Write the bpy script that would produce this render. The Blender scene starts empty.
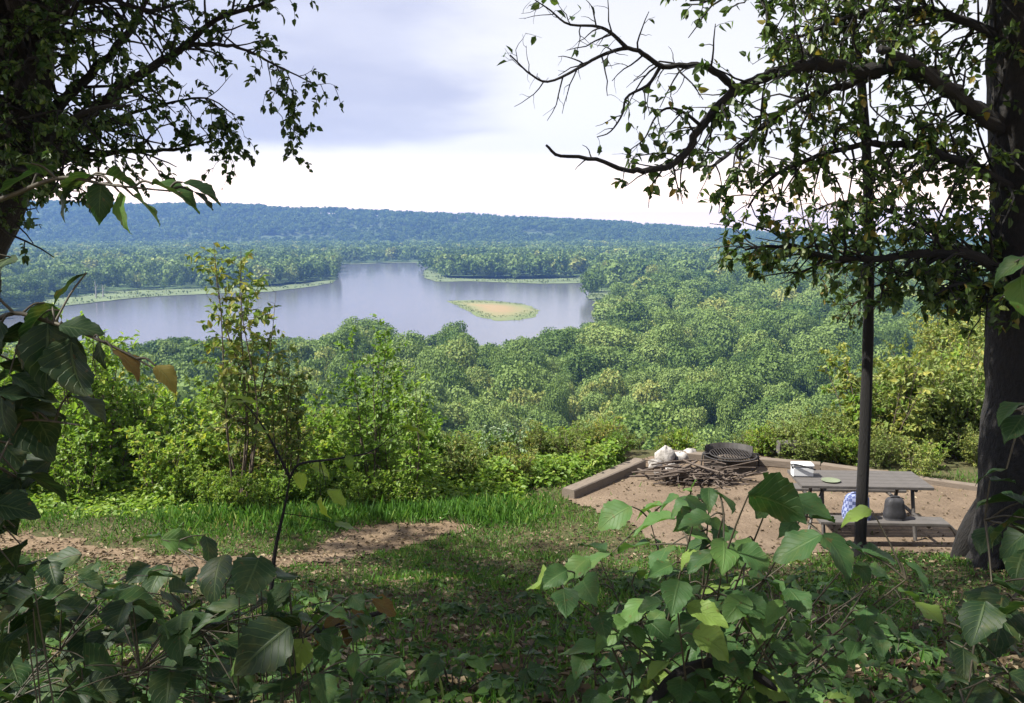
import bpy, math
import numpy as np
R_ = math.radians
rng = np.random.default_rng(7)
sc = bpy.context.scene
COL = sc.collection

# ------------------------------------------------------------------ camera
F = 910.2                                   # focal length in pixels of the 1024 px wide picture
HORIZON = 225.0
PITCH = math.atan((351.5 - HORIZON) / F)
cam_d = bpy.data.cameras.new('camera')
cam_d.sensor_width = 36.0
cam_d.lens = 36.0 * F / 1024.0
cam_d.clip_start = 0.05
cam_d.clip_end = 20000
cam = bpy.data.objects.new('camera', cam_d)
cam.location = (0, 0, 0)
cam.rotation_euler = (math.pi / 2 - PITCH, 0, 0)
COL.objects.link(cam)
sc.camera = cam

# ------------------------------------------------------------------ sky and sun
SUN_EL, SUN_AZ = R_(52), R_(-104)            # azimuth from +Y, negative is to the left
SUN_DIR = np.array([math.cos(SUN_EL) * math.sin(SUN_AZ), math.cos(SUN_EL) * math.cos(SUN_AZ), math.sin(SUN_EL)])
world = bpy.data.worlds.new('World')
sc.world = world
world.use_nodes = True
wt = world.node_tree
wt.nodes.clear()


def N(t, kind, **kw):
    n = t.nodes.new(kind)
    for k, v in kw.items():
        setattr(n, k, v)
    return n


def math_node(t, op, a, b=None, clamp=False):
    n = N(t, 'ShaderNodeMath', operation=op, use_clamp=clamp)
    for i, v in enumerate((a, b)):
        if v is None:
            continue
        if isinstance(v, (int, float)):
            n.inputs[i].default_value = v
        else:
            t.links.new(v, n.inputs[i])
    return n.outputs[0]


def smooth(t, val, lo, hi, a=0.0, b=1.0):
    n = N(t, 'ShaderNodeMapRange', interpolation_type='SMOOTHSTEP')
    t.links.new(val, n.inputs['Value'])
    for k, v in (('From Min', lo), ('From Max', hi), ('To Min', a), ('To Max', b)):
        n.inputs[k].default_value = v
    return n.outputs['Result']


def mix_col(t, fac, a, b, blend='MIX'):
    n = N(t, 'ShaderNodeMixRGB', blend_type=blend)
    for s, v in zip(n.inputs, (fac, a, b)):
        if isinstance(v, (int, float)):
            s.default_value = v
        elif isinstance(v, tuple):
            s.default_value = (*v, 1.0)
        else:
            t.links.new(v, s)
    return n.outputs[0]


def build_sky():
    t = wt
    sky = N(t, 'ShaderNodeTexSky', sky_type='NISHITA')
    sky.sun_disc = False
    sky.sun_elevation = SUN_EL
    sky.sun_rotation = SUN_AZ
    sky.air_density = 1.0
    sky.dust_density = 2.0
    b1 = N(t, 'ShaderNodeBackground')
    b1.inputs['Strength'].default_value = 0.05
    t.links.new(sky.outputs[0], b1.inputs[0])
    tc = N(t, 'ShaderNodeTexCoord')
    sp = N(t, 'ShaderNodeSeparateXYZ')
    t.links.new(tc.outputs['Generated'], sp.inputs[0])
    x, y, z = sp.outputs
    mp = N(t, 'ShaderNodeMapping')
    mp.inputs['Scale'].default_value = (3.0, 3.0, 11.0)
    t.links.new(tc.outputs['Generated'], mp.inputs[0])
    nz = N(t, 'ShaderNodeTexNoise')
    nz.inputs['Scale'].default_value = 1.6
    nz.inputs['Detail'].default_value = 7
    nz.inputs['Roughness'].default_value = 0.5
    t.links.new(mp.outputs[0], nz.inputs['Vector'])
    n = math_node(t, 'SUBTRACT', nz.outputs[0], 0.5)
    # grey cloud bank: its base lies about five degrees up, it thins to the right
    edge = math_node(t, 'ADD', z, math_node(t, 'MULTIPLY', n, 0.05))
    edge = math_node(t, 'ADD', edge, math_node(t, 'MULTIPLY', x, -0.06))
    up = smooth(t, edge, 0.090, 0.103)
    side = smooth(t, math_node(t, 'ADD', x, math_node(t, 'MULTIPLY', n, 0.25)), -0.10, 0.04, 1.0, 0.0)
    bank = math_node(t, 'MULTIPLY', up, side)
    mott = smooth(t, nz.outputs[0], 0.35, 0.7)
    grey = mix_col(t, mott, (0.80, 0.83, 1.06), (0.99, 1.01, 1.20))
    high = mix_col(t, smooth(t, z, 0.05, 0.5), (1.38, 1.36, 1.38), (0.90, 0.92, 1.02))
    white = mix_col(t, smooth(t, z, -0.005, 0.085), (5.2, 3.7, 2.5), high)
    c = mix_col(t, bank, white, grey)
    b2 = N(t, 'ShaderNodeBackground')
    b2.inputs['Strength'].default_value = 0.34
    t.links.new(c, b2.inputs[0])
    m = N(t, 'ShaderNodeMixShader')
    m.inputs[0].default_value = 0.9
    t.links.new(b1.outputs[0], m.inputs[1])
    t.links.new(b2.outputs[0], m.inputs[2])
    o = N(t, 'ShaderNodeOutputWorld')
    t.links.new(m.outputs[0], o.inputs[0])


build_sky()
sun_d = bpy.data.lights.new('sun', 'SUN')
sun_d.energy = 5.0
sun_d.angle = R_(1.0)
sun_d.color = (1.0, 0.95, 0.85)
sun = bpy.data.objects.new('sun', sun_d)
sun.rotation_euler = (math.pi / 2 - SUN_EL, 0, -SUN_AZ + math.pi)
COL.objects.link(sun)
# point the lamp: its -Z axis must run along -SUN_DIR
from mathutils import Vector
sun.rotation_euler = Vector(SUN_DIR.tolist()).to_track_quat('Z', 'Y').to_euler()

sc.view_settings.view_transform = 'Standard'
sc.view_settings.look = 'None'
sc.view_settings.exposure = 1.35
sc.view_settings.gamma = 1.0
sc.view_settings.use_curve_mapping = False
cy = sc.cycles
cy.use_denoising = True
cy.max_bounces = 6
cy.diffuse_bounces = 3
cy.glossy_bounces = 2
cy.transmission_bounces = 4
cy.transparent_max_bounces = 8
cy.volume_bounces = 1


# ------------------------------------------------------------------ geometry helpers
def at(px, py, d):
    """the point of the picture's pixel (px, py) that lies d metres ahead of the camera"""
    f = np.array([0, math.cos(PITCH), -math.sin(PITCH)])
    u = np.array([0, math.sin(PITCH), math.cos(PITCH)])
    r = f + np.array([1, 0, 0]) * (px - 512) / F + u * (351.5 - py) / F
    return r * (d / r[1])


def flat(px, py, z):
    """where the ray of a pixel meets the level z"""
    p = at(px, py, 1.0)
    return p * (z / p[2])


def unit(v):
    v = np.asarray(v, float)
    return v / np.maximum(np.linalg.norm(v, axis=-1, keepdims=True), 1e-9)


class Geo:
    def __init__(s):
        s.v, s.f, s.m, s.t, s.uv, s.sm = [], [], [], [], [], []
        s.n = 0

    def add(s, V, Q, mat=0, tint=0.5, uv=None, smooth_=True):
        V = np.asarray(V, float).reshape(-1, 3)
        Q = np.asarray(Q, int).reshape(-1, 4)
        s.v.append(V)
        s.f.append(Q + s.n)
        s.m.append(np.full(len(Q), mat, int))
        s.t.append(np.broadcast_to(np.asarray(tint, float), (len(V),)).copy())
        s.uv.append(np.zeros((len(V), 2)) if uv is None else uv)
        s.sm.append(np.full(len(Q), smooth_, bool))
        s.n += len(V)

    def build(s, name, mats, parent=None):
        V = np.concatenate(s.v)
        Q = np.concatenate(s.f)
        T = np.concatenate(s.t)
        U = np.concatenate(s.uv)
        me = bpy.data.meshes.new(name)
        me.vertices.add(len(V))
        me.vertices.foreach_set('co', V.ravel())
        tri = Q[:, 3] == Q[:, 2]
        tot = np.where(tri, 3, 4)
        start = np.concatenate([[0], np.cumsum(tot)[:-1]])
        keep = np.ones(Q.shape, bool)
        keep[tri, 3] = False
        loops = Q[keep]
        me.loops.add(len(loops))
        me.loops.foreach_set('vertex_index', loops.astype(np.int32))
        me.polygons.add(len(Q))
        me.polygons.foreach_set('loop_start', start.astype(np.int32))
        me.polygons.foreach_set('material_index', np.concatenate(s.m).astype(np.int32))
        me.polygons.foreach_set('use_smooth', np.concatenate(s.sm))
        me.update(calc_edges=True)
        a = me.attributes.new('tint', 'FLOAT', 'POINT')
        a.data.foreach_set('value', T.astype(np.float32))
        uvl = me.uv_layers.new(name='UVMap')
        uvl.data.foreach_set('uv', U[loops].ravel().astype(np.float32))
        for m in (mats if isinstance(mats, (list, tuple)) else [mats]):
            me.materials.append(m)
        me.validate()
        o = bpy.data.objects.new(name, me)
        COL.objects.link(o)
        if parent is not None:
            o.parent = parent
        return o


def tube(g, pts, rad, sides=6, mat=0, tint=0.5, cap=True):
    P = np.asarray(pts, float)
    r = np.broadcast_to(np.asarray(rad, float), (len(P),))
    T = unit(np.gradient(P, axis=0))
    up = np.array([0, 0, 1.0]) if abs(T[0][2]) < 0.9 else np.array([1.0, 0, 0])
    a = unit(np.cross(T[0], up))
    A = []
    for t in T:
        a = unit(a - t * np.dot(a, t))
        A.append(a)
    A = np.array(A)
    B = np.cross(T, A)
    th = np.linspace(0, 2 * math.pi, sides, endpoint=False)
    V = P[:, None, :] + r[:, None, None] * (np.cos(th)[None, :, None] * A[:, None, :] + np.sin(th)[None, :, None] * B[:, None, :])
    n = len(P)
    i, j = np.meshgrid(np.arange(n - 1), np.arange(sides), indexing='ij')
    k = (j + 1) % sides
    Q = np.stack([i * sides + j, i * sides + k, (i + 1) * sides + k, (i + 1) * sides + j], -1).reshape(-1, 4)
    L = np.concatenate([[0], np.cumsum(np.linalg.norm(np.diff(P, axis=0), axis=1))])
    uv = np.stack([np.repeat(L, sides), np.tile(th / (2 * math.pi), n)], -1)
    g.add(V.reshape(-1, 3), Q, mat, tint, uv)
    if cap:
        for e, c in ((0, P[0]), (n - 1, P[-1])):
            idx = e * sides + np.arange(sides)
            W = np.concatenate([V.reshape(-1, 3)[idx], [c]])
            j = np.arange(sides)
            g.add(W, np.stack([j, (j + 1) % sides, np.full(sides, sides), np.full(sides, sides)], -1), mat, tint)


def box(g, c, half, ax=None, mat=0, bev=0.0, tint=0.5):
    """a box with chamfered long edges; ax rows are its three axes"""
    ax = np.eye(3) if ax is None else np.asarray(ax, float)
    hx, hy, hz = half
    b = min(bev, hy * .9, hz * .9)
    if b > 0:
        sec = [(-hy + b, -hz), (hy - b, -hz), (hy, -hz + b), (hy, hz - b), (hy - b, hz), (-hy + b, hz), (-hy, hz - b), (-hy, -hz + b)]
    else:
        sec = [(-hy, -hz), (hy, -hz), (hy, hz), (-hy, hz)]
    m = len(sec)
    V = [(sx * hx, a, d) for sx in (-1, 1) for a, d in sec] + [(-hx, 0, 0), (hx, 0, 0)]
    V = np.array(V) @ ax + np.asarray(c, float)
    Q = [(j, (j + 1) % m, m + (j + 1) % m, m + j) for j in range(m)]
    Q += [((j + 1) % m, j, 2 * m, 2 * m) for j in range(m)] + [(m + j, m + (j + 1) % m, 2 * m + 1, 2 * m + 1) for j in range(m)]
    uv = np.array([((p - np.asarray(c)) @ ax[0], (p - np.asarray(c)) @ ax[1]) for p in V])
    g.add(V, Q, mat, tint, uv, smooth_=False)


def spline(pts, n):
    """Catmull-Rom through the points, n samples"""
    P = np.asarray(pts, float)
    P = np.concatenate([[2 * P[0] - P[1]], P, [2 * P[-1] - P[-2]]])
    m = len(P) - 3
    u = np.linspace(0, m - 1e-6, n)
    i = u.astype(int)
    t = (u - i)[:, None]
    a, b, c, d = P[i], P[i + 1], P[i + 2], P[i + 3]
    return 0.5 * ((2 * b) + (-a + c) * t + (2 * a - 5 * b + 4 * c - d) * t ** 2 + (-a + 3 * b - 3 * c + d) * t ** 3)


def leaves(g, pos, d, nrm, size, ratio=0.55, mat=0, tint=None, fold=0.18, r=rng):
    """small folded ovate leaves, two quads each"""
    pos = np.asarray(pos, float)
    n = len(pos)
    if n == 0:
        return
    d = unit(d)
    s = unit(np.cross(d, nrm))
    u = np.cross(s, d)
    L = np.broadcast_to(np.asarray(size, float), (n,))[:, None]
    W = L * ratio * 0.5
    drp = -u * L * 0.12
    V = np.stack([pos, pos + d * L * .3 + s * W + u * W * fold * 2, pos + d * L * .68 + s * W * .75 + u * W * fold + drp * .5,
                  pos + d * L + drp * 1.4, pos + d * L * .68 - s * W * .75 + u * W * fold + drp * .5, pos + d * L * .3 - s * W + u * W * fold * 2], 1)
    b = np.arange(n)[:, None] * 6
    Q = np.concatenate([b + np.array([[0, 3, 2, 1]]), b + np.array([[0, 5, 4, 3]])], 0)
    t = r.random(n) if tint is None else tint
    uv = np.tile(np.array([[0, .5], [.3, 1], [.68, .9], [1, .5], [.68, .1], [.3, 0]]), (n, 1))
    g.add(V.reshape(-1, 3), Q, mat, np.repeat(np.broadcast_to(t, (n,)), 6), uv, smooth_=False)


def big_leaf(g, base, d, nrm, L, ratio=0.6, droop=0.35, fold=0.25, mat=0, tint=0.5, lobed=False, r=rng, stalk=None, twist=0.0):
    """a large near leaf: curved blade, folded along its midrib, veins come from its UV"""
    base = np.asarray(base, float)
    d = unit(d)
    s = unit(np.cross(d, nrm))
    u = np.cross(s, d)
    m, k = 15, 4
    t = np.linspace(0, 1, m)
    w = np.sin(np.pi * t ** 0.72) ** 0.85 * (1 - .25 * t)
    w = w / w.max() * ratio * L / 2
    if lobed:
        w = w * (1 + .22 * np.abs(np.sin(t * 9.5)) - .08)
    else:
        w = w * (1 + .05 * ((np.arange(m) % 2) * 2 - 1) * (t > .1) * (t < .95))
    w[0] = 0.001
    w[-1] = 0.0005
    S = np.linspace(-1, 1, 2 * k + 1)
    ang = t * droop
    cx = np.cumsum(np.concatenate([[0], np.cos(ang[1:]) / (m - 1)])) * L
    cz = -np.cumsum(np.concatenate([[0], np.sin(ang[1:]) / (m - 1)])) * L
    wav = r.normal(0, .05, 3)
    V, UV = [], []
    for i in range(m):
        for q in S:
            rip = .035 * L * abs(q) ** 2 * math.sin(t[i] * 14 + wav[0] * 60 + (2 if q > 0 else 0)) + wav[1] * L * q * abs(q)
            z = cz[i] + abs(q) * w[i] * fold - abs(q) ** 3 * w[i] * .25 * fold + rip + twist * q * w[i] * t[i]
            V.append(base + d * (cx[i] + abs(q) * w[i] * .12) + s * q * w[i] + u * z)
            UV.append((t[i], q * .5 + .5))
    c = 2 * k + 1
    i, j = np.meshgrid(np.arange(m - 1), np.arange(c - 1), indexing='ij')
    Q = np.stack([i * c + j, (i + 1) * c + j, (i + 1) * c + j + 1, i * c + j + 1], -1).reshape(-1, 4)
    g.add(V, Q, mat, tint, np.array(UV))


class Tree:
    """branch grower: collects wood into one Geo and leaves into another"""
    def __init__(s, seed, leaf=0.07, ratio=0.6, density=1.0, droop=0.35):
        s.r = np.random.default_rng(seed)
        s.wood, s.crown = Geo(), Geo()
        s.leaf, s.ratio, s.density, s.droop = leaf, ratio, density, droop
        s.lp, s.ld, s.lt = [], [], []

    def limb(s, pts, r0, r1, n=24, sides=7, knob=0.0):
        P = spline(pts, n)
        t = np.linspace(0, 1, n)
        rad = r0 + (r1 - r0) * t ** 0.8
        if knob:
            rad = rad * (1 + s.r.normal(0, knob, n))
            P[1:-1] += s.r.normal(0, 1, (n - 2, 3)) * rad[1:-1, None] * .25
        tube(s.wood, P, rad, sides)
        return P, rad

    def shoot(s, start, d, L, r0, lev, leafy=1.0, lo=0.0):
        r = s.r
        n = 6 if lev > 0 else 5
        d = unit(d)
        P = [np.asarray(start, float)]
        for i in range(n - 1):
            d = unit(d + r.normal(0, .22, 3) + np.array([0, 0, -s.droop * (.12 if lev else .25)]))
            P.append(P[-1] + d * L / (n - 1))
        P = np.array(P)
        if r0 > .0022:
            tube(s.wood, P, np.linspace(r0, max(r0 * .35, .0012), n), 5 if r0 > .008 else 4, cap=False)
        else:
            tube(s.wood, P, np.linspace(.0022, .001, n), 3, cap=False)
        s.sub(P, np.linspace(r0, r0 * .35, n), L, lev, leafy, lo)

    def sub(s, P, rad, L, lev, leafy=1.0, lo=0.25, count=None, sl=None, hi=1.0):
        """side shoots (lev > 0) or leaves (lev == 0) along a polyline"""
        r = s.r
        seg = np.concatenate([[0], np.cumsum(np.linalg.norm(np.diff(P, axis=0), axis=1))])
        tot = seg[-1]

        def pos(u):
            x = u * tot
            i = min(np.searchsorted(seg, x, 'right') - 1, len(P) - 2)
            f = (x - seg[i]) / max(seg[i + 1] - seg[i], 1e-6)
            return P[i] * (1 - f) + P[i + 1] * f, unit(P[i + 1] - P[i]), rad[i]
        if lev <= 0:
            k = r.poisson(max(tot / (s.leaf * .55), 2) * s.density * leafy)
            for _ in range(k):
                p, t, _r = pos(r.uniform(.08, 1.0))
                q = unit(t * .6 + r.normal(0, .75, 3) + np.array([0, 0, -s.droop * .8]))
                s.lp.append(p)
                s.ld.append(q)
            return
        k = count if count is not None else max(int(tot / (.20 if lev == 1 else .42) * (0.8 + .4 * r.random())), 2)
        for i in range(k):
            u = lo + (hi - lo) * (i + r.random()) / k
            p, t, rr = pos(min(u, .999))
            side = r.normal(0, 1, 3)
            side = unit(side - t * np.dot(side, t))
            dd = unit(t * r.uniform(.4, 1.0) + side)
            l2 = (sl if sl else L * .48) * r.uniform(.55, 1.15) * (1 - .45 * u)
            s.shoot(p, dd, max(l2, .12), min(rr * .55, .004 + l2 * .012), lev - 1, leafy)

    def finish(s, mat=0, fold=.18, upness=.8):
        r = s.r
        if s.lp:
            n = len(s.lp)
            nr = unit(np.array([0, 0, 1.0]) * upness + r.normal(0, .5, (n, 3)))
            leaves(s.crown, np.array(s.lp), np.array(s.ld), nr, s.leaf * r.uniform(.6, 1.2, n), s.ratio, mat, None, fold, r)
        return len(s.lp)


# ------------------------------------------------------------------ tagging
def tag(o, label=None, cat=None, group=None, kind=None):
    if label: o['label'] = label
    if cat: o['category'] = cat
    if group: o['group'] = group
    if kind: o['kind'] = kind
    return o


def empty(name, loc, label, cat, group=None, rz=0.0, s=1.0):
    o = bpy.data.objects.new(name, None)
    o.empty_display_size = .2
    o.location = tuple(float(c) for c in loc)
    o.rotation_euler = (0, 0, rz)
    o.scale = (s, s, s)
    COL.objects.link(o)
    return tag(o, label, cat, group)


def local(o):
    """parts built in world coordinates under an Empty: keep them where they are"""
    for ch in o.children:
        ch.matrix_parent_inverse = Matrix.Translation(-Vector(o.location))
    return o


from mathutils import Matrix


def copy_thing(o, loc, rz, s, label=None, group=None):
    c = o.copy()
    COL.objects.link(c)
    c.location = tuple(float(q) for q in loc)
    c.rotation_euler = (0, 0, rz)
    c.scale = s if isinstance(s, tuple) else (s, s, s)
    if label: c['label'] = label
    if group: c['group'] = group
    for ch in o.children:
        d = ch.copy()
        COL.objects.link(d)
        d.parent = c
        for gc in ch.children:
            e = gc.copy()
            COL.objects.link(e)
            e.parent = d
    return c


# ------------------------------------------------------------------ materials
def new_mat(name):
    m = bpy.data.materials.new(name)
    m.use_nodes = True
    t = m.node_tree
    p = t.nodes['Principled BSDF']
    return m, t, p, t.nodes['Material Output']


def ramp(t, fac, stops):
    n = N(t, 'ShaderNodeValToRGB')
    e = n.color_ramp.elements
    while len(e) < len(stops):
        e.new(0.5)
    for el, (p, c) in zip(e, stops):
        el.position = p
        el.color = (*c, 1)
    t.links.new(fac, n.inputs[0])
    return n.outputs[0]


def noise(t, scale, detail=4, rough=.55, coord='Object', vec=None, out=0):
    n = N(t, 'ShaderNodeTexNoise')
    n.inputs['Scale'].default_value = scale
    n.inputs['Detail'].default_value = detail
    n.inputs['Roughness'].default_value = rough
    if vec is None:
        tc = N(t, 'ShaderNodeTexCoord')
        vec = tc.outputs[coord]
    t.links.new(vec, n.inputs['Vector'])
    return n.outputs[out]


def bump(t, p, h, strength, dist):
    b = N(t, 'ShaderNodeBump')
    b.inputs['Strength'].default_value = strength
    b.inputs['Distance'].default_value = dist
    t.links.new(h, b.inputs['Height'])
    t.links.new(b.outputs[0], p.inputs['Normal'])


def attr(t, name):
    a = N(t, 'ShaderNodeAttribute')
    a.attribute_name = name
    return a.outputs['Fac']


def leaf_mat(name, stops, trans=.35, rough=.5, spec=.35, per_object=False, veins=False, obj_var=0.0):
    m, t, p, out = new_mat(name)
    if per_object:
        oi = N(t, 'ShaderNodeObjectInfo')
        f = math_node(t, 'ADD', math_node(t, 'MULTIPLY', oi.outputs['Random'], .75), math_node(t, 'MULTIPLY', attr(t, 'tint'), .25))
    elif obj_var:
        oi = N(t, 'ShaderNodeObjectInfo')
        f = math_node(t, 'ADD', math_node(t, 'MULTIPLY', oi.outputs['Random'], obj_var), math_node(t, 'MULTIPLY', attr(t, 'tint'), 1 - obj_var))
    else:
        f = attr(t, 'tint')
    col = ramp(t, f, stops)
    if veins:
        uv = N(t, 'ShaderNodeUVMap')
        s = N(t, 'ShaderNodeSeparateXYZ')
        t.links.new(uv.outputs[0], s.inputs[0])
        q = math_node(t, 'ABSOLUTE', math_node(t, 'SUBTRACT', s.outputs[1], .5))
        mid = smooth(t, q, .012, .04, 1, 0)
        ph = math_node(t, 'MULTIPLY', math_node(t, 'SUBTRACT', s.outputs[0], math_node(t, 'MULTIPLY', q, .55)), 8.0)
        fr = math_node(t, 'ABSOLUTE', math_node(t, 'SUBTRACT', math_node(t, 'FRACT', ph), .5))
        side = smooth(t, fr, .03, .11, 1, 0)
        v = math_node(t, 'MAXIMUM', mid, math_node(t, 'MULTIPLY', side, .75))
        nz = noise(t, 22, 4, .6)
        col = mix_col(t, smooth(t, nz, .45, .8, 0, .5), col, mix_col(t, .5, col, (.16, .15, .03)))
        spots = noise(t, 60, 2, .5)
        col = mix_col(t, smooth(t, spots, .66, .74, 0, .6), col, (.10, .06, .02))
        col2 = mix_col(t, math_node(t, 'MULTIPLY', v, .2), col, (.16, .22, .08))
        bump(t, p, math_node(t, 'SUBTRACT', math_node(t, 'MULTIPLY', nz, .4), v), .5, .003)
    else:
        col2 = col
    t.links.new(col2, p.inputs['Base Color'])
    p.inputs['Roughness'].default_value = rough
    p.inputs['Specular IOR Level'].default_value = spec
    tr = N(t, 'ShaderNodeBsdfTranslucent')
    t.links.new(mix_col(t, .5, col2, mix_col(t, 1.0, col2, (1.6, 1.7, .5), 'MULTIPLY')), tr.inputs['Color'])
    mx = N(t, 'ShaderNodeMixShader')
    mx.inputs[0].default_value = trans
    t.links.new(p.outputs[0], mx.inputs[1])
    t.links.new(tr.outputs[0], mx.inputs[2])
    t.links.new(mx.outputs[0], out.inputs[0])
    return m


def solid(name, col, rough=.7, var=.35, scale=9, bumpy=.3, dist=.01, metal=0.0, stretch=None):
    m, t, p, out = new_mat(name)
    vec = None
    if stretch:
        tc = N(t, 'ShaderNodeTexCoord')
        mp = N(t, 'ShaderNodeMapping')
        mp.inputs['Scale'].default_value = stretch
        t.links.new(tc.outputs['UV' if len(stretch) == 3 and stretch[2] == 1 else 'Object'], mp.inputs[0])
        vec = mp.outputs[0]
    nz = noise(t, scale, 6, .6, vec=vec)
    lo = tuple(c * (1 - var) for c in col)
    hi = tuple(min(c * (1 + var), 1) for c in col)
    t.links.new(ramp(t, nz, [(.3, lo), (.7, hi)]), p.inputs['Base Color'])
    p.inputs['Roughness'].default_value = rough
    p.inputs['Metallic'].default_value = metal
    bump(t, p, nz, bumpy, dist)
    return m


M = {}
M['oak'] = leaf_mat('oak leaf', [(0, (.022, .045, .012)), (.5, (.048, .090, .020)), (.9, (.09, .14, .03)), (1, (.19, .14, .03))], .38, .45)
M['birch'] = leaf_mat('birch leaf', [(0, (.018, .042, .011)), (.6, (.036, .075, .018)), (1, (.085, .13, .03))], .32, .45)
M['thin'] = leaf_mat('thin tree leaf', [(0, (.04, .08, .02)), (.7, (.07, .12, .03)), (1, (.22, .16, .04))], .35, .5)
M['thicket'] = leaf_mat('thicket leaf', [(0, (.075, .15, .022)), (.45, (.14, .24, .036)), (.8, (.22, .31, .05)), (1, (.38, .35, .06))], .48, .5, obj_var=.4)
M['olive'] = leaf_mat('olive leaf', [(0, (.075, .13, .03)), (.6, (.14, .20, .05)), (1, (.27, .25, .07))], .42, .5)
M['gold'] = leaf_mat('yellow green leaf', [(0, (.08, .13, .03)), (.5, (.15, .20, .045)), (.8, (.24, .26, .06)), (1, (.40, .32, .06))], .35, .55, obj_var=.4)
M['silver'] = leaf_mat('pale leaf', [(0, (.08, .15, .06)), (.6, (.16, .24, .12)), (1, (.28, .34, .22))], .3, .5)
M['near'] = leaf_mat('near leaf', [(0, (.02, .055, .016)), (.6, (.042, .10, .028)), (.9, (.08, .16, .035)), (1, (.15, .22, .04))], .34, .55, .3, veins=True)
M['bright'] = leaf_mat('bright leaf', [(0, (.07, .14, .025)), (.6, (.13, .22, .03)), (1, (.24, .34, .04))], .5, .45, .4, veins=True)
M['cover'] = leaf_mat('ground cover leaf', [(0, (.022, .055, .012)), (.6, (.045, .095, .02)), (1, (.09, .14, .03))], .3, .6, .2)
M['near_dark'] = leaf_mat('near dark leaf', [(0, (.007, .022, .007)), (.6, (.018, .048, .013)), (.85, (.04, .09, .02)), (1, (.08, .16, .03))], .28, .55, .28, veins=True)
M['brownleaf'] = leaf_mat('browned leaf', [(0, (.075, .045, .014)), (.5, (.14, .085, .02)), (1, (.17, .16, .03))], .35, .6, .3, veins=True)
M['litter'] = leaf_mat('fallen leaf', [(0, (.035, .023, .014)), (.4, (.07, .05, .028)), (.8, (.14, .105, .06)), (1, (.30, .25, .17))], .1, .7, .2)
M['grass'] = leaf_mat('grass blade', [(0, (.05, .12, .018)), (.6, (.08, .19, .03)), (.9, (.15, .24, .05)), (1, (.32, .29, .12))], .35, .5)
FOREST = [(0, (.052, .098, .024)), (.3, (.098, .155, .036)), (.6, (.140, .205, .054)), (.88, (.18, .245, .070)), (1, (.25, .265, .075))]
M['forest'] = leaf_mat('forest crown', FOREST, .22, .65, .15)
M['tree'] = leaf_mat('valley tree crown', FOREST, .22, .65, .15, per_object=True)
M['reed'] = leaf_mat('shore reeds', [(0, (.06, .10, .03)), (1, (.14, .17, .06))], .3, .6)
M['wood_far'] = solid('far trunk', (.10, .08, .06), scale=2)
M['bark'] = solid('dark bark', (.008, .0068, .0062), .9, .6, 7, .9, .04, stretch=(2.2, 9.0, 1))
M['twig'] = solid('twig bark', (.075, .055, .04), .85, .4, 14, .4, .004)
M['stem'] = solid('green brown stem', (.04, .034, .02), .7, .4, 30, .2, .003)
M['plank'] = solid('weathered plank', (.078, .071, .067), .8, .3, 6, .4, .006, stretch=(1.5, 18, 1))
M['timber'] = solid('grey landscape timber', (.135, .108, .085), .85, .35, 5, .6, .012, stretch=(1.2, 9, 1))
M['pipe'] = solid('dark steel pipe', (.05, .045, .042), .55, .4, 20, .15, .002)
M['rust'] = solid('sooty steel', (.018, .015, .014), .7, .6, 9, .4, .006, metal=.0)
M['stick'] = solid('grey stick', (.085, .065, .052), .85, .4, 18, .4, .005)
def stone_mat():
    m, t, p, out = new_mat('pale limestone')
    a, b, c = noise(t, 5, 6, .65), noise(t, 30, 5, .7), noise(t, 2.2, 4, .6)
    k = ramp(t, a, [(.3, (.17, .155, .14)), (.5, (.33, .31, .295)), (.7, (.44, .42, .41))])
    k = mix_col(t, smooth(t, b, .5, .7, 0, .5), k, (.12, .10, .085))
    k = mix_col(t, smooth(t, c, .5, .68, 0, .8), k, (.05, .045, .042))
    t.links.new(k, p.inputs['Base Color'])
    p.inputs['Roughness'].default_value = .9
    bump(t, p, math_node(t, 'ADD', a, math_node(t, 'MULTIPLY', b, .4)), .9, .03)
    return m


M['stone'] = stone_mat()
M['char'] = solid('charred stone', (.06, .055, .055), .9, .6, 7, .7, .02)
M['white'] = solid('white plastic', (.62, .63, .66), .35, .04, 4, .02, .001)
M['black'] = solid('black nylon', (.02, .02, .024), .7, .4, 30, .3, .003)
M['lime'] = solid('pale green plastic', (.15, .175, .11), .45, .1, 5, .05, .001)


def check_mat():
    m, t, p, out = new_mat('blue checked cloth')
    tc = N(t, 'ShaderNodeTexCoord')
    ck = N(t, 'ShaderNodeTexChecker')
    ck.inputs['Scale'].default_value = 26
    ck.inputs['Color1'].default_value = (.03, .045, .13, 1)
    ck.inputs['Color2'].default_value = (.22, .25, .40, 1)
    t.links.new(tc.outputs['Object'], ck.inputs['Vector'])
    nz = noise(t, 40, 3)
    t.links.new(mix_col(t, math_node(t, 'MULTIPLY', nz, .35), ck.outputs[0], (.14, .17, .34)), p.inputs['Base Color'])
    p.inputs['Roughness'].default_value = .85
    bump(t, p, noise(t, 14, 3), .6, .02)
    return m


M['check'] = check_mat()


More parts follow.
